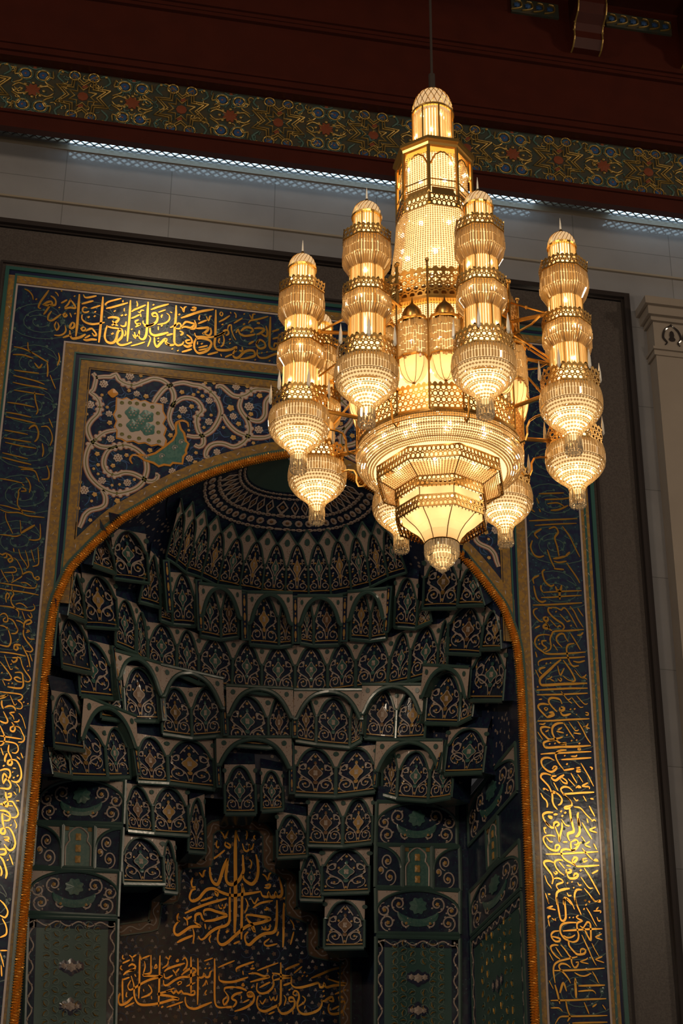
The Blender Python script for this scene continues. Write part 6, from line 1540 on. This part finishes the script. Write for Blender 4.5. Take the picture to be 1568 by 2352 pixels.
def inside(p):
    c = False
    j = len(OUT) - 1
    for i in range(len(OUT)):
        if (OUT[i][1] > p[1]) != (OUT[j][1] > p[1]) and p[0] < (OUT[j][0] - OUT[i][0]) * (p[1] - OUT[i][1]) / (OUT[j][1] - OUT[i][1] + 1e-9) + OUT[i][0]:
            c = not c
        j = i
    return c
pts = []
tries = 0
while len(pts) < 420 and tries < 9000:
    tries += 1
    p = np.array([rnd.uniform(1.65, 4.8), rnd.uniform(5.9, 9.05)])
    if inside(p) and all(np.linalg.norm(p - q) > .09 for q in pts):
        pts.append(p)
for i, p in enumerate(pts):
    if i % 5 == 0:
        blob2d(b2, p, .032, fn, .004, 8, 5, .35)
    else:
        for k in range(3):
            a = PI / 2 + k * 2 * PI / 3
            blob2d(b, p + np.array([math.cos(a), math.sin(a)]) * .012, .013, fn, .004, 5)
    if i % 2 == 0:
        P = [p + np.array([math.cos(a), math.sin(a)]) * .08 for a in np.linspace(i, i + 2.6, 8)]
        ribbon2d(b3, P, .009, fn, .003, .6, ridge=False)
world_child(b, 'white_trefoils', 'pink_tile', ins)
world_child(b2, 'ochre_stars', 'brown_tile', ins)
world_child(b3, 'blue_tendrils', 'frieze_blue', ins)

# ================================================================== the chandelier
AXX, AXY = 3.12, -8.0
ch_root = empty('chandelier', (AXX, AXY, 7.54))
tag(ch_root, 'huge lit crystal and gold chandelier of minaret towers hanging before the mihrab', 'chandelier')
cz0 = 7.54
def cc(mb, name, mat, parent=None, smooth=False, kind=None):
    """chandelier parts are written round the axis (x, y) with z in room height"""
    mb.v = [(p[0], p[1], p[2] - cz0) for p in mb.v]
    o = mb.build(name, mat, parent or ch_root, smooth)
    if kind:
        o['kind'] = kind
    return o

def poly_r(n, phase, ang):
    """radius factor of a regular n-gon (1 at its corners) at an angle in degrees"""
    s = 360.0 / n
    d = ((ang - phase) % s) - s / 2
    return math.cos(math.radians(s / 2)) / math.cos(math.radians(d))

def filigree(mb, n, phase, r0, r1, z0_, z1_, cells, rows=2, crest=True, thick=.006, ringw=.26):
    """pierced gold band on an n-gon: rings between two rails, with a crest of small points"""
    def at(k, z, lift=0.0):
        ang = phase + 360.0 * k
        t = (z - z0_) / (z1_ - z0_)
        r = (r0 + (r1 - r0) * t) * poly_r(n, phase, ang) + lift
        a = math.radians(ang)
        return (r * math.cos(a), r * math.sin(a), z)
    H = z1_ - z0_
    rows_h = H / (rows + (.5 if crest else 0))
    for zz, hh in ((z0_, H * .07), (z0_ + rows * rows_h - H * .05, H * .07)):
        m = max(cells, n * 2)
        vs, fs = [], []
        for k in range(m):
            t = k / m
            vs += [at(t, zz, -.002), at(t, zz, thick), at(t, zz + hh, thick), at(t, zz + hh, -.002)]
        for k in range(m):
            j = (k + 1) % m
            for q in range(3):
                fs.append((k * 4 + q, j * 4 + q, j * 4 + q + 1, k * 4 + q + 1))
        mb.add(vs, fs)
    NS_ = 8
    for rw in range(rows):
        for c in range(cells):
            kc = (c + (.5 if rw % 2 else 0)) / cells
            zc_ = z0_ + rows_h * (rw + .5)
            kw, zh = .56 / cells, rows_h * .56
            vs, fs = [], []
            for q in range(NS_):
                a = 2 * PI * q / NS_ + PI / NS_
                co, si = math.cos(a), math.sin(a)
                vs += [at(kc + kw * co, zc_ + zh * si, 0), at(kc + kw * co, zc_ + zh * si, thick), at(kc + kw * co * (1 - ringw * 1.5), zc_ + zh * si * (1 - ringw * 1.5), thick), at(kc + kw * co * (1 - ringw * 1.5), zc_ + zh * si * (1 - ringw * 1.5), 0)]
            for q in range(NS_):
                p = (q + 1) % NS_
                for e in range(3):
                    fs.append((q * 4 + e, p * 4 + e, p * 4 + e + 1, q * 4 + e + 1))
            mb.add(vs, fs)
    if crest:
        for c in range(cells):
            kc = c / cells
            zb_ = z0_ + rows * rows_h
            kw = .42 / cells
            vs = [at(kc - kw, zb_, thick), at(kc + kw, zb_, thick), at(kc + kw * .8, zb_ + rows_h * .28, thick), at(kc, z1_, thick), at(kc - kw * .8, zb_ + rows_h * .28, thick)]
            vs += [at(kc - kw, zb_, 0), at(kc + kw, zb_, 0), at(kc + kw * .8, zb_ + rows_h * .28, 0), at(kc, z1_, 0), at(kc - kw * .8, zb_ + rows_h * .28, 0)]
            mb.add(vs, [(0, 1, 2, 3, 4), (9, 8, 7, 6, 5), (1, 6, 7, 2), (2, 7, 8, 3), (3, 8, 9, 4), (4, 9, 5, 0)])

def strands(mb, n, phase, prof, count, bead_r, pitch, stretch=1.25, jitter=.0):
    """vertical strings of cut beads hung along a profile [(r, z)] from top to bottom, on an n-gon plan"""
    d = np.concatenate([[0], np.cumsum([math.dist(prof[i], prof[i + 1]) for i in range(len(prof) - 1)])])
    m = max(1, int(d[-1] / pitch))
    R_ = np.interp((np.arange(m) + .5) / m * d[-1], d, [p[0] for p in prof])
    Z_ = np.interp((np.arange(m) + .5) / m * d[-1], d, [p[1] for p in prof])
    for c in range(count):
        ang = phase + 360.0 * c / count
        a = math.radians(ang)
        k = poly_r(n, phase, ang) if n < 40 else 1
        for i in range(m):
            mb.bead((R_[i] * k * math.cos(a), R_[i] * k * math.sin(a), Z_[i]), bead_r, bead_r * stretch, 5)

def rods(mb, n, phase, r_top, r_bot, z_top, z_bot, count, rad, inset=1.0):
    for c in range(count):
        ang = phase + 360.0 * (c + .5) / count
        a = math.radians(ang)
        k = poly_r(n, phase, ang) if n < 40 else 1
        mb.rod((r_top * k * math.cos(a), r_top * k * math.sin(a), z_top), (r_bot * k * math.cos(a), r_bot * k * math.sin(a), z_bot), rad, 4)

def posts(mb, n, phase, r, z0_, z1_, rad):
    for c in range(n):
        a = math.radians(phase + 360.0 * c / n)
        mb.tube([(r * math.cos(a), r * math.sin(a), z0_), (r * math.cos(a), r * math.sin(a), z1_)], rad, 5)

def ribs(mb, prof, n, rad, twist=0.0):
    for c in range(n):
        a0 = 2 * PI * c / n
        pts = []
        for i, (r, z) in enumerate(prof):
            a = a0 + twist * i / (len(prof) - 1)
            pts.append((r * math.cos(a), r * math.sin(a), z))
        mb.tube(pts, rad, 4)

def domeprof(r, z0_, z1_, n=9, bulge=1.0):
    return [(max(.002, r * bulge * math.cos(PI / 2 * (i / n)) ** .72), z0_ + (z1_ - z0_) * math.sin(PI / 2 * i / n)) for i in range(n + 1)]

P16 = 2.0
P8 = 2.5
# --- rod
b = MB()
b.tube([(0, 0, 12.25), (0, 0, 20.4)], .012, 8)
b.tube([(0, 0, 12.25), (0, 0, 12.45)], .03, 8)
cc(b, 'hanging_rod', 'rod')
# --- lantern dome
b = MB()
pr = domeprof(.178, 11.985, 12.25)
b.lathe(pr, 32)
dm = cc(b, 'lantern_dome', 'dome', None, True)
b = MB()
ribs(b, [(r + .002, z) for r, z in pr], 20, .0032, .9)
ribs(b, [(r + .002, z) for r, z in pr], 20, .0032, -.9)
b.lathe([(.17, 11.965), (.188, 11.965), (.19, 11.985), (.178, 12.0)], 32)
cc(b, 'dome_ribs', 'gold', dm)
# --- lantern
b = MB()
b.lathe([(.13, 11.60), (.13, 11.97)], 16)
ln = cc(b, 'lantern_lamp', 'core_hot', None, True)
b = MB()
rods(b, 8, P8, .176, .176, 11.965, 11.56, 40, .010)
cc(b, 'crystal_rods', 'crystal', ln)
b = MB()
posts(b, 8, P8, .185, 11.55, 11.97, .008)
b.lathe([(.16, 11.55), (.20, 11.55), (.20, 11.58), (.17, 11.59)], 8, P8)
cc(b, 'lantern_frame', 'gold', ln)
# --- cornice
b = MB()
pc = 23.0
b.lathe([(.14, 11.56), (.325, 11.50), (.355, 11.49), (.36, 11.455), (.335, 11.44), (.33, 11.415), (.31, 11.405), (.05, 11.405)], 8, pc)
cc(b, 'octagonal_cornice', 'gold')
# --- upper gallery
b = MB()
b.lathe([(.23, 10.80), (.23, 11.40)], 16)
ug = cc(b, 'gallery_lamp', 'core', None, True)
b = MB()
strands(b, 8, pc, [(.285, 11.38), (.285, 10.98)], 72, .0085, .020)
cc(b, 'crystal_strands', 'crystal', ug, kind='stuff')
b = MB()
posts(b, 8, pc, .322, 10.80, 11.41, .016)
for k in range(8):
    a0 = pc + 45 * k
    # scalloped arch in the head of each bay, and the parapet below
    pts = []
    for i in range(15):
        t = i / 14
        ang = a0 + 45 * (.06 + .88 * t)
        rr = .312 * poly_r(8, pc, ang)
        z = 11.22 + .15 * (math.sin(PI * t) ** .6) - .015 * abs(math.sin(5 * PI * t))
        pts.append((rr * math.cos(math.radians(ang)), rr * math.sin(math.radians(ang)), z))
    b.tube(pts, .008, 4)
    for z in (10.99, 11.06):
        pts = [(.316 * poly_r(8, pc, a0 + 45 * t) * math.cos(math.radians(a0 + 45 * t)), .316 * poly_r(8, pc, a0 + 45 * t) * math.sin(math.radians(a0 + 45 * t)), z) for t in (0, .25, .5, .75, 1)]
        b.tube(pts, .007, 4)
cc(b, 'gallery_frame', 'gold', ug)
b = MB()
for k in range(8):
    vs = []
    for t in (.08, .92):
        ang = pc + 45 * (k + t)
        rr = .305 * poly_r(8, pc, ang)
        for z in (10.91, 10.985):
            vs.append((rr * math.cos(math.radians(ang)), rr * math.sin(math.radians(ang)), z))
    b.add(vs, [(0, 2, 3, 1)])
cc(b, 'dark_parapet', 'gold_dark', ug)
b = MB()
filigree(b, 8, pc, .33, .335, 10.775, 10.925, 48, 2)
cc(b, 'gallery_railing', 'gold_dark')
# --- crystal drum
b = MB()
DR = [(.325, 10.77), (.335, 10.60), (.355, 10.42), (.375, 10.22), (.375, 10.05), (.36, 9.90)]
b.lathe([(r - .075, z) for r, z in DR], 24)
dr = cc(b, 'drum_lamp', 'core', None, True)
b = MB()
strands(b, 48, 0, DR, 104, .0095, .0225)
cc(b, 'crystal_strands', 'crystal', dr, kind='stuff')
# --- sixteen-sided body
RB = .655
b = MB()
b.lathe([(.30, 9.90), (.60, 9.78), (.645, 9.66)], 16, P16)
cc(b, 'body_roof', 'gold_dark')
b = MB()
filigree(b, 16, P16, RB, RB, 9.635, 9.925, 64, 4)
cc(b, 'main_railing', 'gold')
b = MB()
b.lathe([(.60, 9.60), (.60, 9.64), (RB + .01, 9.64), (RB + .012, 9.615), (.60, 9.60)], 16, P16)
cc(b, 'gilded_ledge', 'gold')
b = MB()
b.lathe([(.55, 8.60), (.55, 9.60)], 32)
body = cc(b, 'body_lamp', 'core', None, True)
b = MB()
strands(b, 16, P16, [(.625, 9.60), (.625, 9.36)], 176, .0085, .020)
cc(b, 'crystal_net', 'crystal', body, kind='stuff')
for k in range(16):
    a = math.radians(P16 + 22.5 * k)
    p = MB()
    p.tube([((RB + .012) * math.cos(a), (RB + .012) * math.sin(a), 8.60), ((RB + .012) * math.cos(a), (RB + .012) * math.sin(a), 9.96)], .0085, 6)
    p.sphere(((RB + .012) * math.cos(a), (RB + .012) * math.sin(a), 9.975), .018, 8, 6)
    cc(p, 'corner_post', 'gold_dark')
b = MB()
b.lathe([(.585, 9.65), (.585, 9.80)], 32)
mr = cc(b, 'railing_lamp', 'core', None, True)
b = MB()
strands(b, 16, P16, [(.63, 9.88), (.63, 9.65)], 150, .008, .020)
cc(b, 'crystal_strands', 'crystal', mr, kind='stuff')
# oriels, one per bay
def oriel_pts(k, r_extra, frac):
    """half-octagon plan of a bay: list of (x, y)"""
    am = math.radians(P16 + 22.5 * (k + .5))
    e = np.array([math.cos(am), math.sin(am)])
    s_ = np.array([-e[1], e[0]])
    base = RB * math.cos(math.radians(11.25))
    hw = RB * math.sin(math.radians(11.25)) * frac
    return [e * (base - .02) + s_ * hw, e * (base + r_extra * .55) + s_ * hw * .86, e * (base + r_extra) + s_ * hw * .42, e * (base + r_extra) - s_ * hw * .42, e * (base + r_extra * .55) - s_ * hw * .86, e * (base - .02) - s_ * hw], e, s_
proto = {}
def oriel(k):
    pl_, e, s_ = oriel_pts(k, .075, .94)
    n = len(pl_)
    # frame
    b = MB()
    for z, rr in ((9.395, .012), (9.05, .012)):
        b.tube([(p[0], p[1], z + (.03 if 0 < i < n - 1 else 0)) for i, p in enumerate(pl_)], rr, 5)
    ori = cc(b, 'oriel', 'gold')
    # crystal drops
    b = MB()
    for i in range(n - 1):
        a, c = pl_[i], pl_[i + 1]
        m = max(1, int(np.linalg.norm(c - a) / .017))
        for q in range(m):
            p = a + (c - a) * (q + .5) / m
            z = 9.39 + random.random() * .02
            while z > 9.10:
                l = .055 + random.random() * .02
                b.rod((p[0], p[1], z), (p[0], p[1], z - l), .0105, 4)
                z -= l + .003
    cc(b, 'crystal_drops', 'crystal', ori)
    # shell bowl, lit, with fan ribs
    b = MB()
    rows = []
    for j in range(7):
        t = j / 6
        kx = math.cos(t * PI / 2) ** .8
        z = 9.055 - .19 * math.sin(t * PI / 2)
        c0 = e * (RB * math.cos(math.radians(11.25)) - .02)
        rows.append([c0 + (p - c0) * (.12 + .88 * kx) for p in pl_])
        rows[-1] = [(p[0], p[1], z + (.025 * (1 - t) if 0 < i < n - 1 else 0)) for i, p in enumerate(rows[-1])]
    vs = [p for r in rows for p in r]
    b.add(vs, [(j * n + i, j * n + i + 1, (j + 1) * n + i + 1, (j + 1) * n + i) for j in range(6) for i in range(n - 1)])
    cc(b, 'shell_bowl', 'shade', ori)
    b = MB()
    for i in range(1, n - 1):
        b.tube([tuple(np.array(rows[j][i]) + np.array([e[0], e[1], 0]) * .004) for j in range(7)], .0025, 4)
    tip = np.array(rows[6][2]) * .5 + np.array(rows[6][3]) * .5
    b.bead((tip[0], tip[1], 8.86), .016, .022, 6)
    b.bead((tip[0], tip[1], 8.825), .010, .018, 6)
    cc(b, 'shell_ribs', 'gold_dark', ori)
    b = MB()
    q = e * (RB * math.cos(math.radians(11.25)) - .01)
    b.sphere((q[0], q[1], 8.965), .011, 8, 5)
    cc(b, 'bulb', 'bulb', ori, True)
    # small ogee dome on top
    b = MB()
    c0 = e * (RB * math.cos(math.radians(11.25)) + .012)
    pr_ = [(.078, 9.425), (.082, 9.45), (.078, 9.49), (.058, 9.53), (.030, 9.56), (.010, 9.585), (.004, 9.62), (.001, 9.645)]
    b.lathe(pr_, 14, 0, c0[0], c0[1])
    cc(b, 'ogee_dome', 'gold_dark', ori, True)
    return ori
for k in range(16):
    oriel(k)
# --- lower railing
b = MB()
filigree(b, 16, P16, RB + .005, RB + .005, 8.60, 8.845, 96, 4)
cc(b, 'lower_railing', 'gold')
b = MB()
b.lathe([(.50, 8.60), (RB + .012, 8.60), (RB + .012, 8.583), (.50, 8.583)], 16, P16)
cc(b, 'gilded_rim', 'gold_dark')
# --- wide crystal basket
BK = [(.652, 8.59), (.657, 8.53), (.653, 8.47), (.628, 8.432), (.52, 8.392)]
b = MB()
b.lathe([(r - .075, z) for r, z in BK], 40)
bk = cc(b, 'basket_lamp', 'core', None, True)
b = MB()
strands(b, 60, 0, BK, 210, .0098, .0205)
cc(b, 'crystal_strands', 'crystal', bk, kind='stuff')
b = MB()
for j in range(5):
    r = (.66, .664, .655, .625, .575)[j]
    z = (8.575, 8.53, 8.485, 8.445, 8.415)[j]
    pts = [(r * math.cos(2 * PI * i / 48), r * math.sin(2 * PI * i / 48), z) for i in range(48)]
    b.tube(pts, .0035, 4, closed=True)
cc(b, 'basket_hoops', 'gold', bk)
# --- tiers
def tier(nm, r, z0_, z1_, cells):
    b = MB()
    filigree(b, 8, P8, r, r, z0_, z1_, cells, 2, False, .008)
    for dz in (0,):
        for c in range(cells):
            a = math.radians(P8 + 360.0 * c / cells)
            rr = r * poly_r(8, P8, P8 + 360.0 * c / cells)
            b.bead((rr * math.cos(a), rr * math.sin(a), z0_ - .008), .006, .010, 4)
    return cc(b, nm, 'gold_dark')
tier('tier_railing', .513, 8.275, 8.385, 88)
b = MB()
b.lathe([(.475, 8.27), (.345, 8.205)], 8, P8)
t1 = cc(b, 'tier_lamp', 'shade')
b = MB()
strands(b, 8, P8, [(.500, 8.272), (.370, 8.204)], 120, .0070, .0155)
cc(b, 'crystal_strands', 'crystal', t1, kind='stuff')
b = MB()
for c in range(8):
    a = math.radians(P8 + 45 * c)
    b.tube([(.508 * math.cos(a), .508 * math.sin(a), 8.266), (.372 * math.cos(a), .372 * math.sin(a), 8.195)], .004, 4)
cc(b, 'tier_ribs', 'gold_dark', t1)
tier('tier_railing', .366, 8.115, 8.20, 64)
b = MB()
b.lathe([(.335, 8.12), (.335, 8.03)], 8, P8)
cc(b, 'tier_lamp', 'shade')
b = MB()
posts(b, 8, P8, .345, 8.02, 8.12, .004)
cc(b, 'tier_ribs', 'gold_dark')
tier('tier_railing', .362, 7.935, 8.035, 64)
# --- trumpet shade and pendant
b = MB()
CU = [(.338, 8.015), (.265, 7.945), (.205, 7.895), (.165, 7.845), (.143, 7.80), (.130, 7.768)]
b.lathe(CU, 8, P8)
cu = cc(b, 'trumpet_shade', 'shade')
b = MB()
ribs(b, [(r + .003, z) for r, z in CU], 8, .004)
for m_ in b.v[:0]:
    pass
b.v = [(p[0] * math.cos(math.radians(P8)) - p[1] * math.sin(math.radians(P8)), p[0] * math.sin(math.radians(P8)) + p[1] * math.cos(math.radians(P8)), p[2]) for p in b.v]
pts = [(.134 * math.cos(2 * PI * i / 24), .134 * math.sin(2 * PI * i / 24), 7.767) for i in range(24)]
b.tube(pts, .006, 4, closed=True)
cc(b, 'shade_ribs', 'gold_dark', cu)
b = MB()
b.lathe([(.07, 7.74), (.07, 7.66), (.03, 7.60)], 16)
pn = cc(b, 'pendant_lamp', 'core', None, True)
b = MB()
for r, zt, zb_, n_ in ((.128, 7.765, 7.685, 34), (.118, 7.70, 7.655, 30), (.092, 7.66, 7.62, 24), (.07, 7.63, 7.59, 18), (.045, 7.60, 7.565, 12)):
    rods(b, 60, 0, r, r, zt, zb_, n_, .0105)
for r, z, n_ in ((.128, 7.68, 30), (.09, 7.615, 20), (.045, 7.56, 10)):
    for i in range(n_):
        a = 2 * PI * i / n_
        b.bead((r * math.cos(a), r * math.sin(a), z), .011, .011, 6)
b.bead((0, 0, 7.545), .03, .028, 8)
cc(b, 'pendant_crystals', 'crystal_clear', pn)

# --- bulbs seen through the crystal
def bulbs(r, z, n, rad, off, parent=None):
    for i in range(n):
        a = math.radians(off + 360.0 * i / n)
        b = MB()
        b.sphere((r * math.cos(a), r * math.sin(a), z), rad, 8, 6)
        cc(b, 'bulb', 'bulb', parent, True)
bulbs(.155, 11.70, 6, .013, 12, ln)
bulbs(.155, 11.88, 6, .013, 40, ln)
bulbs(.262, 11.28, 8, .016, 20, ug)
bulbs(.262, 11.08, 8, .014, 5, ug)
bulbs(.300, 10.62, 8, .020, 8, dr)
bulbs(.325, 10.30, 8, .022, 30, dr)
bulbs(.330, 10.05, 6, .018, 10, dr)
bulbs(.585, 9.28, 16, .016, 10, body)
bulbs(.59, 8.98, 16, .015, 2, body)
bulbs(.615, 8.50, 14, .019, 6, bk)
bulbs(.60, 8.46, 12, .017, 20, bk)
bulbs(.40, 8.30, 8, .016, 25, t1)
bulbs(.25, 8.075, 8, .013, 5, cu)
bulbs(.10, 7.94, 4, .014, 35, cu)
bulbs(.20, 7.985, 6, .011, 25, cu)

# --- satellite towers
SZ = 8.24
def sat_part(mb, name, mat, parent, smooth=False, kind=None):
    mb.v = [(p[0], p[1], p[2] - SZ) for p in mb.v]
    o = mb.build(name, mat, parent, smooth)
    if kind:
        o['kind'] = kind
    return o
PS = 12.0
tower = empty('minaret_tower')
tower.parent = ch_root
b = MB()
b.tube([(0, 0, 10.27), (0, 0, 10.32)], .012, 6)
b.sphere((0, 0, 10.298), .019, 10, 6)
sat_part(b, 'finial_knob', 'gold_dark', tower, True)
b = MB()
b.lathe([(.009, 10.315), (.0065, 10.38), (.001, 10.44)], 8)
sat_part(b, 'finial_spike', 'spike', tower)
b = MB()
pr = domeprof(.113, 10.145, 10.275)
b.lathe(pr, 24)
sd = sat_part(b, 'tower_dome', 'dome', tower, True)
b = MB()
ribs(b, [(r + .0015, z) for r, z in pr], 22, .0026, .8)
b.lathe([(.10, 10.125), (.118, 10.125), (.122, 10.14), (.113, 10.15)], 24)
sat_part(b, 'dome_ribs', 'gold', tower)
b = MB()
b.lathe([(.085, 9.94), (.085, 10.13)], 16)
sat_part(b, 'lantern_lamp', 'core_hot', tower, True)
b = MB()
rods(b, 8, PS, .106, .106, 10.13, 9.95, 30, .0075)
sat_part(b, 'lantern_crystals', 'crystal', tower)
b = MB()
posts(b, 8, PS, .112, 9.93, 10.135, .0055)
sat_part(b, 'lantern_frame', 'gold', tower)
def gallery(nm, r, z0_, z1_, cells, rows=2, mat='gold_dark'):
    b = MB()
    filigree(b, 8, PS, r, r + .004, z0_, z1_, cells, rows, True, .005)
    b.lathe([(.10, z0_ + .004), (r, z0_ + .004), (r, z0_ - .004), (.10, z0_ - .004)], 8, PS)
    sat_part(b, nm, mat, tower)
gallery('gallery_railing', .192, 9.872, 9.965, 32)
gallery('gallery_railing', .192, 9.365, 9.46, 32)
gallery('basket_railing', .226, 8.775, 8.935, 32, 3)
def skirt(nm, z0_, z1_):
    b = MB()
    zm = z0_ + (z1_ - z0_) * .62
    for c in range(56):
        ang = PS + 360.0 * (c + .5) / 56
        a = math.radians(ang)
        k = poly_r(8, PS, ang)
        r1_, r2_, r3_ = .188 * k, .196 * k, .135
        co, si = math.cos(a), math.sin(a)
        zq = z0_ + (zm - z0_) * .5
        b.rod((r1_ * co, r1_ * si, z0_), (r2_ * co, r2_ * si, zq), .0085, 4)
        b.rod((r2_ * co, r2_ * si, zq), (r2_ * co, r2_ * si, zm), .0085, 4)
        b.rod((r2_ * co, r2_ * si, zm), (r3_ * co, r3_ * si, z1_), .0085, 4)
    for c in range(36):
        a = 2 * PI * c / 36
        b.rod((.15 * math.cos(a), .15 * math.sin(a), z0_), (.16 * math.cos(a), .16 * math.sin(a), zm), .008, 4)
    sat_part(b, nm, 'crystal', tower)
skirt('crystal_skirt', 9.865, 9.61)
skirt('crystal_skirt', 9.358, 9.16)
b = MB()
b.lathe([(.143, 9.70), (.143, 9.845)], 16)
sat_part(b, 'skirt_lamp', 'core', tower, True)
b = MB()
b.lathe([(.145, 9.25), (.145, 9.34)], 16)
sat_part(b, 'skirt_lamp', 'core_hot', tower, True)
b = MB()
b.lathe([(.092, 9.38), (.092, 9.86)], 16)
b.lathe([(.096, 8.86), (.096, 9.36)], 16)
sat_part(b, 'column_lamp', 'core_hot', tower, True)
b = MB()
rods(b, 8, PS, .130, .130, 9.86, 9.44, 40, .0085)
rods(b, 8, PS, .137, .137, 9.30, 8.92, 40, .0085)
sat_part(b, 'column_crystals', 'crystal', tower)
b = MB()
posts(b, 8, PS, .137, 9.38, 9.86, .006)
posts(b, 8, PS, .144, 8.90, 9.34, .007)
sat_part(b, 'column_frame', 'gold', tower)
BW = [(.226, 8.775), (.236, 8.70), (.234, 8.635), (.205, 8.575), (.165, 8.53), (.125, 8.495), (.088, 8.46), (.062, 8.42), (.056, 8.38)]
b = MB()
b.lathe([(max(.03, r - .045), z) for r, z in BW[3:]], 20)
sat_part(b, 'bowl_lamp', 'core_hot', tower, True)
b = MB()
b.lathe([(.18, 8.775), (.19, 8.70), (.19, 8.64), (.172, 8.585)], 20)
sat_part(b, 'bowl_lamp', 'core_dim', tower, True)
b = MB()
rods(b, 48, 0, .228, .238, 8.772, 8.70, 64, .0085)
rods(b, 48, 0, .238, .234, 8.70, 8.635, 64, .0085)
lv = [(.228, 8.618, 58), (.216, 8.594, 54), (.200, 8.569, 50), (.180, 8.546, 46), (.159, 8.524, 42), (.138, 8.504, 36), (.117, 8.486, 32), (.097, 8.467, 26), (.078, 8.446, 20), (.064, 8.42, 18), (.058, 8.395, 16)]
for r, z, n_ in lv:
    for i in range(n_):
        a = 2 * PI * (i + random.random() * .1) / n_
        b.bead((r * math.cos(a), r * math.sin(a), z), .0118, .0125, 6)
sat_part(b, 'crystal_bowl', 'crystal', tower)
b = MB()
for r, z, n_ in ((.170, 8.534, 1), (.128, 8.494, 1), (.234, 8.63, 1)):
    b.tube([(r * math.cos(2 * PI * i / 28), r * math.sin(2 * PI * i / 28), z) for i in range(28)], .0035, 4, closed=True)
sat_part(b, 'bowl_hoops', 'gold', tower)
b = MB()
rods(b, 48, 0, .058, .060, 8.385, 8.30, 20, .0085)
rods(b, 48, 0, .060, .064, 8.30, 8.262, 16, .0085)
for i in range(14):
    a = 2 * PI * i / 14
    b.bead((.055 * math.cos(a), .055 * math.sin(a), 8.255), .0115, .0115, 6)
b.bead((0, 0, 8.252), .035, .014, 8)
sat_part(b, 'pendant_drop', 'crystal_clear', tower)
for k in range(6):
    a = math.radians(PS + 22.5 + 60 * k)
    b = MB()
    x, y = .235 * math.cos(a), .235 * math.sin(a)
    b.lathe([(.004, 8.88), (.015, 8.90), (.012, 8.98), (.001, 9.065)], 6, 0, x, y)
    sat_part(b, 'crystal_spike', 'spike', tower)
def sb(r, z, n, rad, off):
    for i in range(n):
        a = math.radians(off + 360.0 * i / n)
        b = MB()
        b.sphere((r * math.cos(a), r * math.sin(a), z), rad, 8, 5)
        sat_part(b, 'bulb', 'bulb', tower, True)
sb(.098, 10.02, 4, .010, 20)
sb(.112, 9.56, 4, .015, 25)
sb(.118, 9.02, 4, .013, 40)
sb(.165, 9.30, 6, .012, 15)
sb(.135, 8.545, 6, .014, 10)
sb(.070, 8.485, 4, .013, 50)

RS = 1.144
A0 = 182.67
for k in range(8):
    a = math.radians(A0 + 45 * k)
    if k == 0:
        t = tower
    else:
        t = tower.copy()
        COL.objects.link(t)
        for c in list(tower.children):
            d_ = c.copy()
            COL.objects.link(d_)
            d_.parent = t
    t.location = (RS * math.cos(a), RS * math.sin(a), SZ - cz0)
    t.rotation_euler = (0, 0, a)
# --- arms
for k in range(8):
    a = math.radians(A0 + 45 * k)
    e = np.array([math.cos(a), math.sin(a)])
    s_ = np.array([-e[1], e[0]])
    P = lambda r, z, o=0.0: (e[0] * r + s_[0] * o, e[1] * r + s_[1] * o, z)
    b = MB()
    b.tube([P(.62, 9.60), P(.98, 9.56)], .016, 6)
    b.sphere(P(.99, 9.56), .026, 8, 6)
    b.tube([P(.98, 9.56), P(1.04, 9.56)], .020, 6)
    ua = cc(b, 'upper_arm', 'gold')
    b = MB()
    b.tube([P(.66, 9.80, .03), P(.80, 9.70, .02), P(.97, 9.58)], .0095, 5)
    b.sphere(P(.80, 9.70, .02), .016, 6, 4)
    b.tube([P(.93, 9.55, -.02), P(.86, 9.49, -.03), P(.70, 9.44, -.04)], .0095, 5)
    b.tube([P(.70, 9.44, -.04), P(.84, 9.30, -.02), P(.99, 9.14)], .0095, 5)
    b.sphere(P(.84, 9.30, -.02), .015, 6, 4)
    cc(b, 'arm_strut', 'gold', ua)
    b = MB()
    b.tube([P(.66, 9.60), P(.66, 9.98)], .012, 6)
    b.sphere(P(.66, 9.99), .022, 8, 6)
    cc(b, 'arm_post', 'gold', ua)
    b = MB()
    b.tube([P(.60, 8.80), P(.98, 8.83)], .017, 6)
    la = cc(b, 'lower_arm', 'gold')
    b = MB()
    b.tube(smooth_path3([P(.66, 8.50), P(.72, 8.44), P(.76, 8.50), P(.76, 8.60), P(.80, 8.66), P(.98, 8.68)]) if False else [P(.66, 8.52), P(.70, 8.47), P(.745, 8.48), P(.765, 8.53), P(.765, 8.59), P(.79, 8.64), P(.84, 8.66), P(.96, 8.67)], .009, 5)
    cc(b, 'curled_bracket', 'gold', la)

# fine tilework that repeats over a face reads as pattern
for o in list(bpy.data.objects):
    n = o.name.split('.')[0]
    if n in ('blue_roundel', 'red_rosette', 'green_scroll', 'gilded_scroll', 'blue_rosette', 'scrollwork', 'ochre_buds', 'tendrils', 'blue_tendrils', 'pale_tendrils', 'ochre_flowers', 'white_rosettes', 'rosette_dots', 'white_trefoils', 'ochre_stars', 'turquoise_scrolls', 'dark_rosettes', 'crown_lozenges', 'crown_buds', 'crown_hearts', 'leaf_flowers', 'bracket_buds', 'quatrefoil_petals', 'medallion_leaves', 'ochre_corners', 'border_scroll', 'white_border_scroll', 'gilded_relief'):
        o.name = n + '_pattern'
